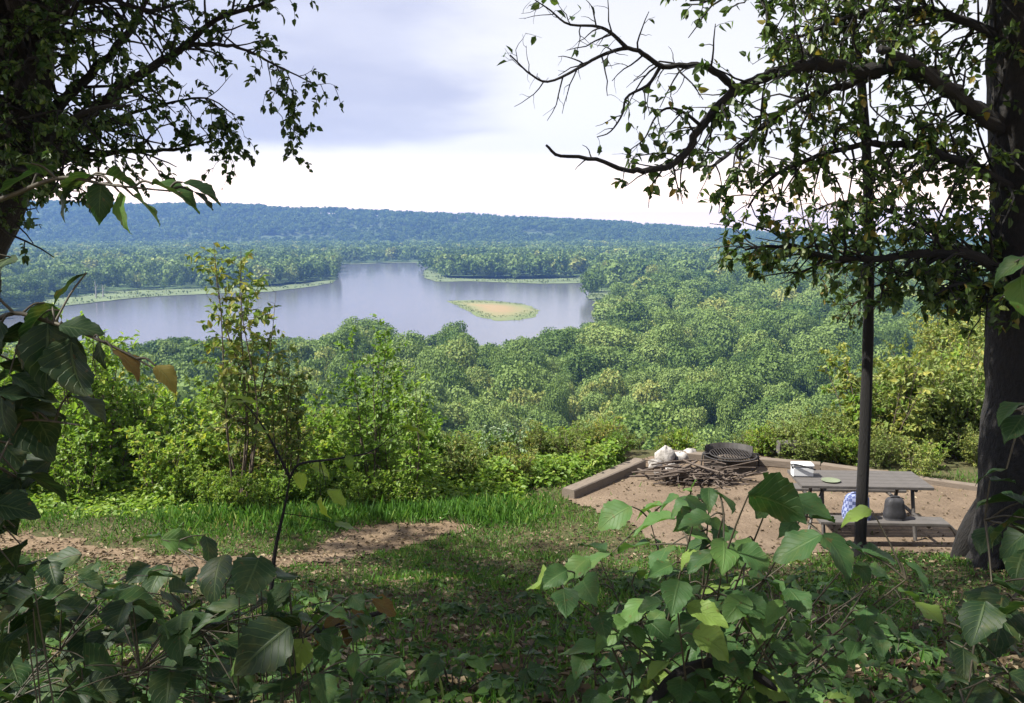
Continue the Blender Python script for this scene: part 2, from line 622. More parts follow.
def dirt_mat(name, cols, fine=38):
    m, t, p, out = new_mat(name)
    a, b = noise(t, 1.3, 5, .6), noise(t, fine, 5, .7)
    c = ramp(t, a, [(.3, cols[0]), (.5, cols[1]), (.72, cols[2])])
    c = mix_col(t, smooth(t, b, .38, .7, 0, .55), c, cols[3])
    v = N(t, 'ShaderNodeTexVoronoi')
    v.inputs['Scale'].default_value = 26
    tc = N(t, 'ShaderNodeTexCoord')
    t.links.new(tc.outputs['Object'], v.inputs['Vector'])
    c = mix_col(t, smooth(t, v.outputs['Distance'], .12, .2, .5, 0), c, cols[4])
    t.links.new(c, p.inputs['Base Color'])
    p.inputs['Roughness'].default_value = .95
    p.inputs['Specular IOR Level'].default_value = .15
    bump(t, p, math_node(t, 'ADD', b, math_node(t, 'MULTIPLY', v.outputs['Distance'], -.6)), .7, .02)
    return m


M['path'] = dirt_mat('path dirt', [(.12, .085, .055), (.17, .123, .08), (.24, .18, .12), (.085, .058, .036), (.34, .28, .20)])
M['pad'] = dirt_mat('pad dirt', [(.105, .078, .054), (.145, .108, .076), (.20, .152, .108), (.07, .05, .036), (.26, .21, .16)], 30)


def ground_mat():
    m, t, p, out = new_mat('ground')
    a, b = noise(t, 1.1, 6, .65), noise(t, 17, 5, .7)
    near = ramp(t, a, [(.3, (.045, .04, .022)), (.5, (.06, .065, .028)), (.7, (.085, .075, .04))])
    near = mix_col(t, smooth(t, b, .45, .75, 0, .6), near, (.14, .10, .06))
    far = ramp(t, noise(t, .03, 5), [(.35, (.05, .085, .03)), (.65, (.085, .12, .045))])
    geo = N(t, 'ShaderNodeNewGeometry')
    s = N(t, 'ShaderNodeSeparateXYZ')
    t.links.new(geo.outputs['Position'], s.inputs[0])
    c = mix_col(t, smooth(t, s.outputs[1], 18, 40), near, far)
    t.links.new(c, p.inputs['Base Color'])
    p.inputs['Roughness'].default_value = .95
    p.inputs['Specular IOR Level'].default_value = .1
    bump(t, p, b, .8, .03)
    return m


M['ground'] = ground_mat()


def water_mat():
    m, t, p, out = new_mat('river water')
    p.inputs['Base Color'].default_value = (.10, .10, .12, 1)
    p.inputs['Roughness'].default_value = .13
    p.inputs['IOR'].default_value = 1.33
    tc = N(t, 'ShaderNodeTexCoord')
    mp = N(t, 'ShaderNodeMapping')
    mp.inputs['Scale'].default_value = (.25, .6, 1)
    t.links.new(tc.outputs['Object'], mp.inputs[0])
    a = noise(t, 1.2, 5, .6, vec=mp.outputs[0])
    bump(t, p, a, .16, .3)
    return m


M['water'] = water_mat()


def sand_mat():
    m, t, p, out = new_mat('sandbar')
    a = noise(t, .05, 5, .6)
    f = math_node(t, 'ADD', attr(t, 'tint'), math_node(t, 'MULTIPLY', math_node(t, 'SUBTRACT', a, .5), .8))
    t.links.new(ramp(t, f, [(.1, (.11, .14, .05)), (.4, (.17, .165, .07)), (.75, (.215, .16, .075)), (1, (.24, .17, .085))]), p.inputs['Base Color'])
    p.inputs['Roughness'].default_value = .95
    return m


M['sand'] = sand_mat()
M['bank'] = solid('grassy bank', (.095, .125, .05), .95, .35, .06, .2, .1)
M['hill'] = solid('hill ground', (.06, .09, .035), .95, .3, .01, .2, .2)

# ------------------------------------------------------------------ terrain
ZV = -46.0                                   # river level below the eye
PY = np.array([-60, -20, 0, 2.0, 2.9, 6, 10, 11, 15, 400])
PZ = np.array([3.0, -.8, -1.55, -1.58, -1.63, -2.72, -3.72, -3.85, -3.92, -3.92])


def vnoise(x, y, s, seed=0):
    """cheap smooth value noise"""
    x, y = np.asarray(x, float) / s + 100.3, np.asarray(y, float) / s + 57.1
    i, j = np.floor(x).astype(int), np.floor(y).astype(int)
    fx, fy = x - i, y - j
    fx, fy = fx * fx * (3 - 2 * fx), fy * fy * (3 - 2 * fy)

    def h(a, b):
        q = np.sin(a * 127.1 + b * 311.7 + seed * 74.7) * 43758.5453
        return q - np.floor(q)
    return (h(i, j) * (1 - fx) + h(i + 1, j) * fx) * (1 - fy) + (h(i, j + 1) * (1 - fx) + h(i + 1, j + 1) * fx) * fy


def rim(x, y):
    a = np.asarray(x, float) / np.maximum(np.asarray(y, float), 1)
    return 15.6 + 2.2 * np.clip((-a - .02) / .15, 0, 1) + 30 * np.clip((a - .40) / .16, 0, 1) ** 1.5


PAD = np.array([flat(*p, -3.9)[:2] for p in ((566, 498), (646, 457), (690, 446), (975, 489), (1010, 520), (960, 585), (690, 560))])


def in_poly(x, y, poly):
    x, y = np.asarray(x, float), np.asarray(y, float)
    c = np.zeros(np.broadcast(x, y).shape, bool)
    n = len(poly)
    for i in range(n):
        (x1, y1), (x2, y2) = poly[i], poly[(i + 1) % n]
        c ^= ((y1 > y) != (y2 > y)) & (x < (x2 - x1) * (y - y1) / ((y2 - y1) or 1e-9) + x1)
    return c


def gz(x, y):
    x, y = np.asarray(x, float), np.asarray(y, float)
    z = np.interp(y, PY, PZ)
    z = z + (vnoise(x, y, 2.3) - .5) * .16 * np.clip((11 - y) / 3, .25, 1) * np.clip(y / 3 + .4, .2, 1)
    # thicket ground on the left sinks a little before the rim
    z = z - np.clip((y - 11.5) / 8, 0, 1.2) * np.clip((-x + .3) / 2, 0, 1) * .9
    e = np.maximum(y - rim(x, y), 0)
    return z + (ZV - .6 - z) * (1 - np.exp(-e / 36))


def build_ground():
    ys = np.concatenate([np.arange(-40, -2, 2.0), np.arange(-2, 22, .16), 22 + np.cumsum(np.geomspace(.25, 260, 110))])
    u = np.linspace(-1, 1, 151)
    u = np.sign(u) * np.abs(u) ** 1.35
    Y, U = np.meshgrid(ys, u, indexing='ij')
    X = U * (14 + 1.0 * np.maximum(Y, 0))
    Z = gz(X, Y)
    g = Geo()
    n, m = Y.shape
    i, j = np.meshgrid(np.arange(n - 1), np.arange(m - 1), indexing='ij')
    Q = np.stack([i * m + j, i * m + j + 1, (i + 1) * m + j + 1, (i + 1) * m + j], -1).reshape(-1, 4)
    g.add(np.stack([X, Y, Z], -1), Q)
    tag(g.build('ground', M['ground']), kind='structure')
    return ys[-1]


Y_END = build_ground()


def ground_hit(px, py):
    q = at(px, py, 1.0)
    d = np.linspace(2, 20, 3601)
    k = np.argmax(q[2] * d <= gz(q[0] * d, d))
    return q[0] * d[k], d[k]


PATH = np.array([ground_hit(*p) for p in ((-120, 538), (-30, 541), (60, 547), (160, 561), (250, 568), (335, 551), (400, 540), (450, 529))])


def path_axis(x):
    return np.interp(x, PATH[:, 0], PATH[:, 1])


def on_path(x, y):
    w = 1.2 + .4 * (vnoise(x, y, .9, 3) - .5) * 2
    w = w * np.clip((-.45 - np.asarray(x)) / 1.3, 0, 1) * (1 - .5 * np.clip((-2.6 - np.asarray(x)) / 1.2, 0, 1))
    return w - np.abs(y - path_axis(x) + (vnoise(x, y, .35, 5) - .5) * .35)


def build_patch(name, mat, xs, ys, fn, lift):
    X, Y = np.meshgrid(xs, ys, indexing='ij')
    ok = fn(X, Y)
    n, m = X.shape
    q = ok[:-1, :-1] & ok[1:, :-1] & ok[1:, 1:] & ok[:-1, 1:]
    i, j = np.nonzero(q)
    Q = np.stack([i * m + j, (i + 1) * m + j, (i + 1) * m + j + 1, i * m + j + 1], -1)
    V = np.stack([X, Y, gz(X, Y) + lift], -1).reshape(-1, 3)
    used = np.unique(Q)
    mp = np.zeros(len(V), int)
    mp[used] = np.arange(len(used))
    g = Geo()
    g.add(V[used], mp[Q])
    return tag(g.build(name, mat), kind='structure')


build_patch('path', M['path'], np.arange(-9, .8, .05), np.arange(6.5, 12.5, .05), lambda x, y: on_path(x, y) + (vnoise(x, y, .16, 15) - .5) * .35 > .12, .012)


def on_pad(x, y):
    k = (vnoise(x, y, .5, 9) - .5) * .5 + (vnoise(x, y, .14, 12) - .5) * .22
    return in_poly(x + k, y + k, PAD)


build_patch('campsite_clearing', M['pad'], np.arange(-.5, 8.5, .05), np.arange(8, 15.2, .05), on_pad, .02)

# ------------------------------------------------------------------ river and banks
W_PX = [(-60, 330), (20, 313), (60, 307), (110, 301), (150, 297), (215, 294), (270, 292), (310, 287), (332, 283), (338, 278), (332, 271),
        (338, 264.5), (390, 262.6), (437, 262.4), (424, 270), (424, 277), (436, 281.5), (470, 281), (540, 283.5), (575, 283), (590, 280), (596, 288), (588, 297),
        (600, 305), (603, 318), (590, 332), (560, 343), (520, 347), (480, 354), (440, 350), (330, 350), (100, 360), (-160, 372)]
WATER = np.array([flat(*p, ZV)[:2] for p in W_PX])
BAR_PX = [(447, 301), (462, 300.5), (485, 300.5), (510, 302.5), (530, 306), (538, 311), (536, 316), (520, 320), (497, 320.5), (478, 316), (463, 309)]
BAR = np.array([flat(*p, ZV)[:2] for p in BAR_PX])


def smooth_poly(P, k):
    return spline(np.concatenate([P, P[:1]]), len(P) * k)[:-1]


def fan_mesh(name, poly, z, mat, rings=(1.0,), tints=(0.0,), h=0.0):
    c = poly.mean(0)
    g = Geo()
    rings = np.array(rings)
    V = []
    T = []
    for r, tt in zip(rings, tints):
        P = c + (poly - c) * r
        V.append(np.column_stack([P, np.full(len(P), z + h * (1 - r))]))
        T.append(np.full(len(P), tt))
    V = np.concatenate(V + [[[c[0], c[1], z + h]]])
    T = np.concatenate(T + [[tints[-1]]])
    n = len(poly)
    Q = []
    for k in range(len(rings) - 1):
        Q += [(k * n + j, k * n + (j + 1) % n, (k + 1) * n + (j + 1) % n, (k + 1) * n + j) for j in range(n)]
    k = len(rings) - 1
    Q += [(k * n + j, k * n + (j + 1) % n, len(V) - 1, len(V) - 1) for j in range(n)]
    g.add(V, Q, 0, T)
    return g.build(name, mat)


def ngon(name, poly, z, mat):
    me = bpy.data.meshes.new(name)
    import bmesh
    bm = bmesh.new()
    vs = [bm.verts.new((p[0], p[1], z)) for p in poly]
    f = bm.faces.new(vs)
    if f.normal.z < 0:
        f.normal_flip()
    bmesh.ops.triangulate(bm, faces=bm.faces)
    bm.to_mesh(me)
    bm.free()
    me.materials.append(mat)
    o = bpy.data.objects.new(name, me)
    COL.objects.link(o)
    return o


def offset_pts(px_pts, w):
    return np.array([flat(a, b, ZV)[:2] for a, b in px_pts])


tag(ngon('river_water', WATER, ZV, M['water']), kind='structure')
tag(fan_mesh('sandbar', smooth_poly(BAR, 5) + np.random.default_rng(4).normal(0, .7, smooth_poly(BAR, 5).shape), ZV + .05, M['sand'], (1.0, .8, .5, .25), (.05, .2, .5, .85), .6), kind='structure')
# grassy and sandy margins between the trees and the water
BANKS = [
    [(40, 309), (110, 301), (150, 297), (215, 294), (270, 292), (310, 287), (334, 283), (330, 280), (300, 284), (268, 287), (215, 288.5), (150, 290), (110, 291), (80, 296), (30, 302)],
    [(424, 270), (424, 277.5), (436, 282), (470, 281.5), (540, 284), (576, 283.5), (592, 281), (600, 279), (585, 276.5), (555, 279), (520, 279.5), (470, 279), (446, 278), (436, 272)],
    [(586, 297), (600, 305), (604, 319), (618, 319), (612, 303), (650, 302), (652, 296), (610, 292), (600, 289)],
    [(333, 265.2), (390, 263.2), (440, 262.9), (440, 261.9), (390, 261.9), (338, 263.6)],
]


def ragged(P, step, amp, seed):
    out = []
    r = np.random.default_rng(seed)
    for i in range(len(P)):
        a, b = P[i], P[(i + 1) % len(P)]
        n = max(int(np.linalg.norm(b - a) / step), 1)
        for k in range(n):
            out.append(a + (b - a) * k / n + (r.normal(0, amp, 2) if k else 0))
    return np.array(out)


BANKW = [ragged(np.array([flat(*p, ZV)[:2] for p in b]), 7.0, .9, i) for i, b in enumerate(BANKS)]


def build_reeds():
    r = np.random.default_rng(91)
    g = Geo()
    polys = BANKW[:3] + [smooth_poly(BAR, 5)]
    for j, P in enumerate(polys):
        lo, hi = P.min(0), P.max(0)
        n = 2600 if j < 3 else 2200
        q = r.uniform(lo, hi, (n, 2))
        k = in_poly(q[:, 0], q[:, 1], P)
        if j == 3:
            c = P.mean(0)
            k &= ~in_poly(q[:, 0], q[:, 1], c + (P - c) * .62) & (vnoise(q[:, 0], q[:, 1], 9, 3) > .35)
        else:
            k &= vnoise(q[:, 0], q[:, 1], 14, 5 + j) > .42
        q = q[k]
        m = len(q)
        hgt = r.uniform(.5, 1.5, m) * (.5 if j == 3 else 1)
        leaves(g, np.column_stack([q, np.full(m, ZV + .2)]), np.column_stack([r.normal(0, .3, (m, 2)), np.ones(m)]), unit(np.column_stack([r.normal(0, 1, (m, 2)), np.zeros(m)])), hgt, .9, 0, None, .1, r)
    tag(g.build('reeds', M['reed']), kind='stuff')


build_reeds()
for b, zz in zip(BANKW, (.25, .25, .25, .25)):
    tag(ngon('river_bank', b, ZV + zz, M['bank']), kind='structure')
M_cl = M['bank']

# far bluff on the horizon, highest at the left
RX = np.array([40, 100, 230, 330, 420, 520, 600, 660, 760, 900, 1100])
RY = np.array([198, 200, 201, 206, 210, 216, 220, 225, 233, 240, 242])
R0, R1 = 1750.0, 2350.0


def hill_h(x, y):
    px = 512 + x / np.maximum(y, 1) * F
    top = (HORIZON - np.interp(px, RX, RY)) / F * R1 - 9
    f = np.clip((y - R0) / (R1 - R0), 0, 1)
    f = f * f * (3 - 2 * f)
    g = .86 + .28 * vnoise(x, y * .6, 190, 2) * (1 - f) + (1 - f) * .15 * vnoise(x, y, 70, 4)
    return ZV - 1 + (top - ZV + 1) * np.clip(f * (g if np.ndim(f) else g), 0, 1.0) + (vnoise(x, y, 60, 8) - .5) * 5 * f


def build_hills():
    ys = np.concatenate([np.linspace(R0 - 60, R1, 40), np.linspace(R1 + 100, 5200, 12)])
    u = np.linspace(-1, 1, 160)
    Y, U = np.meshgrid(ys, u, indexing='ij')
    X = U * (.78 * Y)
    Z = hill_h(X, Y)
    Z = np.where(Y > R1, Z - (Y - R1) * .03, Z)
    g = Geo()
    n, m = Y.shape
    i, j = np.meshgrid(np.arange(n - 1), np.arange(m - 1), indexing='ij')
    Q = np.stack([i * m + j, i * m + j + 1, (i + 1) * m + j + 1, (i + 1) * m + j], -1).reshape(-1, 4)
    g.add(np.stack([X, Y, Z], -1), Q)
    tag(g.build('hills', M['hill']), kind='structure')


build_hills()

# ------------------------------------------------------------------ valley forest


def crown_quads(seed, nq, size, lobes, slim=1.0):
    """leaf clumps over a lobed crown of height 1 and width about 1: returns V (nq,4,3) and tints"""
    r = np.random.default_rng(seed)
    C = [np.array([0, 0, .62])]
    Rr = [np.array([.36, .36, .30])]
    for k in range(lobes):
        a = 2.4 * k + r.uniform(-.5, .5)
        rad = r.uniform(.12, .38)
        h = r.uniform(.28, .92) - .25 * (rad - .2)
        C.append(np.array([math.cos(a) * rad, math.sin(a) * rad, h]))
        q = r.uniform(.10, .24)
        Rr.append(np.array([q, q, q * r.uniform(.75, 1.0)]))
    C, Rr = np.array(C), np.array(Rr)
    w = Rr[:, 0] ** 2
    k = r.choice(len(C), nq * 2, p=w / w.sum())
    d = unit(r.normal(0, 1, (nq * 2, 3)) + np.array([0, 0, .25]))
    rr = r.uniform(.62, 1.22, nq * 2)
    p = C[k] + d * Rr[k] * rr[:, None]
    # drop those deep inside another lobe
    ins = np.zeros(len(p), int)
    for c, q in zip(C, Rr):
        ins += (np.sum(((p - c) / q) ** 2, 1) < .34)
    idx = np.nonzero(ins == 0)[0][:nq]
    p, d = p[idx], d[idx]
    nrm = unit(d + r.normal(0, .55, d.shape))
    a = unit(np.cross(nrm, r.normal(0, 1, d.shape)))
    b = np.cross(nrm, a)
    s = size * r.uniform(.6, 1.25, len(p))[:, None]
    V = np.stack([p - a * s * .5 - b * s * .3, p + a * s * .35 - b * s * .5, p + a * s * .55 + b * s * .25 - nrm * s * .15, p - a * s * .3 + b * s * .5], 1)
    V[:, :, :2] *= slim
    return V, r.random(len(p))


def fg(V, t):
    return V


NEAR_V = [crown_quads(100 + i, 4600, .036, 9 + (i * 3) % 8, (.85, 1.0, .72, 1.1, .8, .95, .66, 1.05)[i % 8]) for i in range(8)]
MID_V = [crown_quads(200 + i, 1100, .060, 9) for i in range(6)]
FAR_V = [crown_quads(300 + i, 210, .125, 7) for i in range(8)]


def place_forest():
    r = np.random.default_rng(11)
    pts = []
    d = 120.0
    while d < R1 + 60:
        near = d < 230
        sp = 6.4 if d < 215 else 8.5 if d < 260 else 11.5 if d < 520 else 12.0 if d < 1000 else 14
        row = np.arange(-.66 * d - 20, .66 * d + 20, sp) + r.uniform(0, sp)
        row = row + r.uniform(-.38, .38, len(row)) * sp
        yy = d + r.uniform(-.4, .4, len(row)) * sp
        pts.append(np.column_stack([row, yy, np.full(len(row), sp)]))
        d += sp * (.92 if d < 1000 else 1.1)
    P = np.concatenate(pts)
    x, y = P[:, 0], P[:, 1]
    bad = in_poly(x, y, WATER) | in_poly(x, y + 2.5, WATER)
    for b in BANKW[:3]:
        bad |= in_poly(x, y, b)
    # clearings of tall grass on the right of the beach
    bad |= (vnoise(x, y, 60, 21) > .80) & (y > 420)
    P = P[~bad]
    x, y, sp = P.T
    z = np.where(y > R0 - 30, hill_h(x, y), gz(x, y))
    w = sp * np.exp(r.normal(.05, .28, len(P)))
    big = vnoise(x, y, 55, 31)
    w = w * (.8 + .45 * big)
    h = np.clip(w * r.uniform(.75, 1.5, len(P)) * (9.5 / np.maximum(w, 5)) ** .35, 4, 17)
    # trees thin out and stay low where the near bank opens to the water
    px = 512 + x / y * F
    lim = np.interp(px, [-200, 325, 345, 455, 468, 498, 520, 560, 604, 606], [338, 338, 319, 319, 343, 345, 337, 328, 320, 200])
    room = -(lim - HORIZON) / F * y - z
    nearbank = (y > 240) & (y < 425)
    keep = ~(nearbank & (room < 5))
    h = np.where(nearbank, np.minimum(h, np.maximum(room, 3)), h)
    x, y, z, w, h, sp, big = [q[keep] for q in (x, y, z, w, h, sp, big)]
    P = P[keep]
    w = np.minimum(w, h * 1.5)
    # along the left shore and the point the trees stand tall
    shore = (y > 560) & (y < 1150)
    h = np.where(shore, h * 1.12, h)
    tint = np.clip(.12 + .62 * vnoise(x, y, 38, 41) + r.normal(0, .24, len(P)) + np.where(y < 240, .14, 0), 0, .97)
    tint = np.where(r.random(len(P)) < .008, 1.0, tint)
    tint = np.where(y > R0 + 60, tint * .45, tint)
    return x, y, z, w, h, tint


def build_forest():
    r = np.random.default_rng(13)
    x, y, z, w, h, tint = place_forest()
    px = 512 + x / y * F
    top = HORIZON - (z + h) / y * F
    seen = (px > 330) & (px < 1010) & (top < 478) & (top > 230)
    cand = np.nonzero(seen)[0]
    cand = cand[np.argsort(-(w[cand] / y[cand]))][:296]
    single = np.zeros(len(x), bool)
    single[cand] = True
    # individual trees share six crowns
    protos = []
    for V, t in NEAR_V:
        g = Geo()
        n = len(V)
        g.add(V.reshape(-1, 3), np.arange(n * 4).reshape(-1, 4), 0, np.repeat(t, 4), smooth_=False)
        tube(g, [(0, 0, -.08), (.01, 0, .2), (0, .01, .55)], [.035, .028, .012], 6, 1)
        protos.append(g.build('valley_tree', [M['tree'], M['wood_far']]))
    LAB = {
        'young': ('small light green tree low on the wooded slope just beyond the campsite rim', 'small trees on the slope below the campsite'),
        'wide': ('broad rounded tree with a lumpy green crown in the valley wood', 'broad crowned trees in the valley wood'),
        'mid': ('middling green tree packed among others on the valley floor', 'middling trees on the valley floor'),
    }
    first = set()
    for n_, i in enumerate(cand):
        k = int(r.integers(len(protos)))
        o = protos[k]
        if k in first:
            o = protos[k].copy()
            COL.objects.link(o)
        first.add(k)
        o.location = (x[i], y[i], z[i] - .3)
        o.rotation_euler = (0, 0, r.uniform(0, 6.28))
        o.scale = (w[i], w[i], h[i])
        kind = 'young' if y[i] < 215 else ('wide' if w[i] > 13 else 'mid')
        tag(o, LAB[kind][0], 'tree', LAB[kind][1])
    # all the others read as one mass
    g = Geo()
    rest = np.nonzero(~single)[0]
    for i in rest:
        if y[i] < 640:
            V, t = MID_V[int(r.integers(6))]
            if not (-60 < px[i] < 1080):
                V, t = FAR_V[int(r.integers(8))]
        else:
            V, t = FAR_V[int(r.integers(8))]
        a = r.uniform(0, 6.28)
        c, s = math.cos(a), math.sin(a)
        W = V.reshape(-1, 3) * np.array([w[i], w[i], h[i]])
        W = np.column_stack([W[:, 0] * c - W[:, 1] * s + x[i], W[:, 0] * s + W[:, 1] * c + y[i], W[:, 2] + z[i] - .3])
        g.add(W, np.arange(len(W)).reshape(-1, 4), 0, np.clip(tint[i] + np.repeat(t - .5, 4) * .2, 0, 1), smooth_=False)
    tag(g.build('forest', M['forest']), kind='stuff')
    print('forest', len(x), 'singles', len(cand))


build_forest()


# a few pale dead trunks at the left shore
def build_snags():
    for i, (px, py, hh) in enumerate(((96, 298, 11.0), (103, 297, 8.0))):
        b = flat(px, py, ZV + .3)
        g = Geo()
        tube(g, [b, b + [.2, 0, hh * .5], b + [-.1, 0, hh]], [.45, .35, .12], 6)
        tube(g, [b + [.2, 0, hh * .5], b + [1.2, 0, hh * .7], b + [1.6, .2, hh * .82]], [.2, .15, .06], 5)
        o = g.build('dead_tree', M['stone'])
        tag(o, ('taller of two pale bare dead trunks on the left river bank', 'shorter of two pale bare dead trunks on the left river bank')[i], 'dead tree', 'dead trunks on the river bank')


build_snags()

# ------------------------------------------------------------------ haze


def build_haze():
    m, t, p, out = new_mat('haze')
    t.nodes.remove(p)
    v = N(t, 'ShaderNodeVolumePrincipled')
    v.inputs['Color'].default_value = (.17, .33, .76, 1)
    v.inputs['Density'].default_value = HAZE
    v.inputs['Anisotropy'].default_value = 0.2
    t.links.new(v.outputs[0], out.inputs['Volume'])
    g = Geo()
    lo, hi = np.array([-6500, -70, ZV - 6]), np.array([6500, 5400 + 600, 80.0])
    box(g, (lo + hi) / 2, (hi - lo) / 2)
    o = g.build('haze', m)
    o.data.materials.clear()
    o.data.materials.append(m)
    tag(o, kind='stuff')


HAZE = 0.00025
build_haze()

# ------------------------------------------------------------------ big trees that frame the view


def right_tree():
    T = Tree(21, leaf=.082, ratio=.6, density=1.7, droop=.45)
    d = 8.6
    base = at(1048, 575, d)
    base[2] = gz(base[0], base[1]) - .1
    tr = [base, at(1046, 520, d), at(1044, 440, d), at(1043, 350, d), at(1044, 240, d), at(1043, 120, d), at(1046, 0, d), at(1056, -160, d), at(1080, -330, d + .2)]
    P = spline(tr, 40)
    rad = np.interp(np.linspace(0, 8, 40), [0, 1, 2, 3, 4, 5, 6, 7, 8], [.74, .64, .56, .49, .45, .46, .48, .38, .24])
    g = Geo()
    tube(g, P, rad * (1 + T.r.normal(0, .02, 40)), 20)
    for a in np.linspace(0, 6.28, 7)[:-1]:                     # root flares
        q = np.array([math.cos(a + .3), math.sin(a + .3), 0])
        e = base + q * .86
        e[2] = gz(e[0], e[1]) - .08
        tube(g, spline([base + q * .35 + [0, 0, .9], base + q * .7 + [0, 0, .32], e], 8), np.linspace(.22, .07, 8), 8)
    L = T.limb

    def A(*pts):
        return [at(*p) for p in pts]
    # the long arching limb and its two forks
    a, ra = L(A((1040, 165, 8.6), (985, 118, 8.5), (940, 84, 8.3), (900, 69, 8.1), (860, 70, 7.9), (820, 64, 7.7), (790, 69, 7.6), (758, 80, 7.5), (735, 90, 7.45)), .09, .038, 40, 9, .025)
    a1, r1 = L(A((735, 90, 7.45), (722, 76, 7.4), (705, 67, 7.35), (688, 65, 7.3), (662, 66, 7.2), (645, 55, 7.1), (627, 48, 7.05), (600, 56, 7.0), (575, 70, 6.9), (548, 82, 6.85), (530, 74, 6.8), (510, 55, 6.8)), .034, .005, 40, 6, .03)
    a2, r2 = L(A((735, 90, 7.45), (716, 108, 7.4), (700, 130, 7.3), (686, 153, 7.2), (668, 166, 7.1), (640, 170, 7.0), (622, 170, 6.9), (595, 159, 6.8), (560, 156, 6.7), (546, 145, 6.7)), .042, .009, 36, 7, .04)
    a3, r3 = L(A((627, 48, 7.05), (610, 32, 7.0), (595, 26, 7.0), (568, 24, 6.9), (550, 10, 6.9), (535, 0, 6.8)), .018, .004, 20, 5)
    a4, r4 = L(A((660, 67, 7.2), (648, 85, 7.1), (627, 97, 7.05), (622, 115, 7.0), (610, 132, 6.95), (597, 137, 6.9)), .016, .004, 20, 5)
    a5, r5 = L(A((700, 125, 7.3), (685, 113, 7.2), (668, 108, 7.15), (655, 118, 7.1), (645, 138, 7.0), (630, 150, 7.0)), .016, .004, 20, 5)
    b, rb = L(A((880, 74, 8.0), (842, 85, 8.0), (805, 98, 7.9), (770, 120, 7.8), (742, 143, 7.7), (722, 160, 7.6), (708, 168, 7.6)), .042, .009, 26, 6, .03)
    s_, rs = L(A((1000, 128, 8.5), (950, 92, 8.1), (915, 66, 7.8), (895, 55, 7.65), (879, 49, 7.6)), .06, .034, 16, 8, .09)
    c, rc = L(A((1040, 205, 8.6), (980, 172, 8.3), (940, 153, 8.2), (900, 144, 8.1), (862, 146, 8.0), (815, 157, 7.9), (780, 172, 7.8), (760, 190, 7.8), (748, 208, 7.8)), .055, .008, 26, 6, .04)
    e, re_ = L(A((1040, 290, 8.6), (985, 262, 8.3), (945, 253, 8.2), (895, 257, 8.1), (840, 259, 8.0), (805, 250, 7.9), (775, 246, 7.9), (745, 250, 7.9)), .06, .01, 26, 6, .04)
    f, rf = L(A((1040, 270, 8.6), (985, 258, 8.7), (940, 236, 8.9), (905, 220, 9.1), (880, 208, 9.3), (850, 215, 9.4)), .05, .01, 20, 6, .04)
    h, rh = L(A((945, 253, 8.2), (915, 272, 8.1), (880, 285, 8.0), (845, 292, 8.0)), .02, .005, 14, 5)
    k, rk = L(A((1040, 300, 8.5), (985, 285, 8.2), (955, 285, 8.0), (935, 295, 7.9)), .035, .008, 14, 5)
    u1, ru1 = L(A((1045, -30, 8.6), (960, -60, 8.2), (880, -60, 7.9), (800, -30, 7.6), (740, -10, 7.4), (690, 0, 7.3)), .11, .012, 26, 7, .04)
    u2, ru2 = L(A((1045, 60, 8.6), (985, 30, 8.6), (930, 12, 8.7), (870, 10, 8.8), (815, 30, 8.9), (780, 45, 9.0)), .06, .01, 20, 6, .04)
    u3, ru3 = L(A((1045, -120, 8.6), (940, -220, 7.5), (800, -300, 6.0), (640, -420, 4.6)), .13, .03, 22, 7, .04)
    # bare twigs on the long forks, leaves further in
    for q, rq, cnt, lf, lv, sl in ((a1, r1, 22, .06, 2, .55), (a3, r3, 9, .10, 2, .4), (a4, r4, 8, .25, 1, .3), (a5, r5, 10, .55, 2, .35),
                                   ):
        T.sub(q, rq, 1, lv, lf, .12, cnt, sl)
    T.sub(a2, r2, 1, 2, .8, .03, 16, .5, .52)
    T.sub(a2, r2, 1, 1, 0.0, .55, 5, .2)
    for q, rq, cnt, sl, lf in ((a, ra, 46, .95, .9), (b, rb, 34, .75, 1.0), (c, rc, 62, .9, 1.2), (e, re_, 62, .95, 1.4), (f, rf, 52, .85, 1.2),
                               (h, rh, 8, .35, .8), (k, rk, 40, .6, 1.7), (u1, ru1, 46, 1.0, 1.0), (u2, ru2, 66, .95, 1.3), (s_, rs, 3, .3, .4), (u3, ru3, 40, 1.5, 1.0)):
        T.sub(q, rq, 1, 2, lf, .15, cnt, sl)
    # unseen crown limbs added above and behind the viewpoint to shade the foreground
    T2 = Tree(22, leaf=.14, ratio=.75, density=1.5, droop=.4)
    for q in ((2.2, 6.5, 4.2), (1.2, 3.6, 4.6), (3.4, 3.0, 4.0), (2.4, .4, 4.4), (4.6, .8, 4.0), (.4, 1.0, 5.2), (6.0, 4.0, 4.2), (3.0, -2.5, 4.6), (.2, -2.0, 5.0), (4.2, 5.6, 5.4), (7.0, 7.0, 5.0), (5.4, 9.2, 5.6), (2.0, 2.2, 6.0)):
        q = np.array(q)
        s0 = P[min(int(T2.r.uniform(26, 38)), 39)]
        w, rw = T2.limb([s0, (s0 + q) / 2 + np.array([0, 0, .7]), q], .09, .012, 18, 6, .03)
        T2.sub(w, rw, 1, 2, 1.0, .3, 36, 1.3)
    n = T.finish() + T2.finish()
    for kk in ('v', 'f', 'm', 't', 'uv', 'sm'):
        for ss in ('wood', 'crown'):
            x, y = getattr(T, ss), getattr(T2, ss)
            getattr(x, kk).extend([z + x.n for z in y.f] if kk == 'f' else getattr(y, kk))
    root = empty('oak_tree', base, 'large dark trunk at the right edge with long arching limbs over the picnic table', 'tree')
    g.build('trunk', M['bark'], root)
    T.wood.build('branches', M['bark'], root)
    T.crown.build('crown', M['oak'], root)
    local(root)
    print('right tree leaves', n)


right_tree()


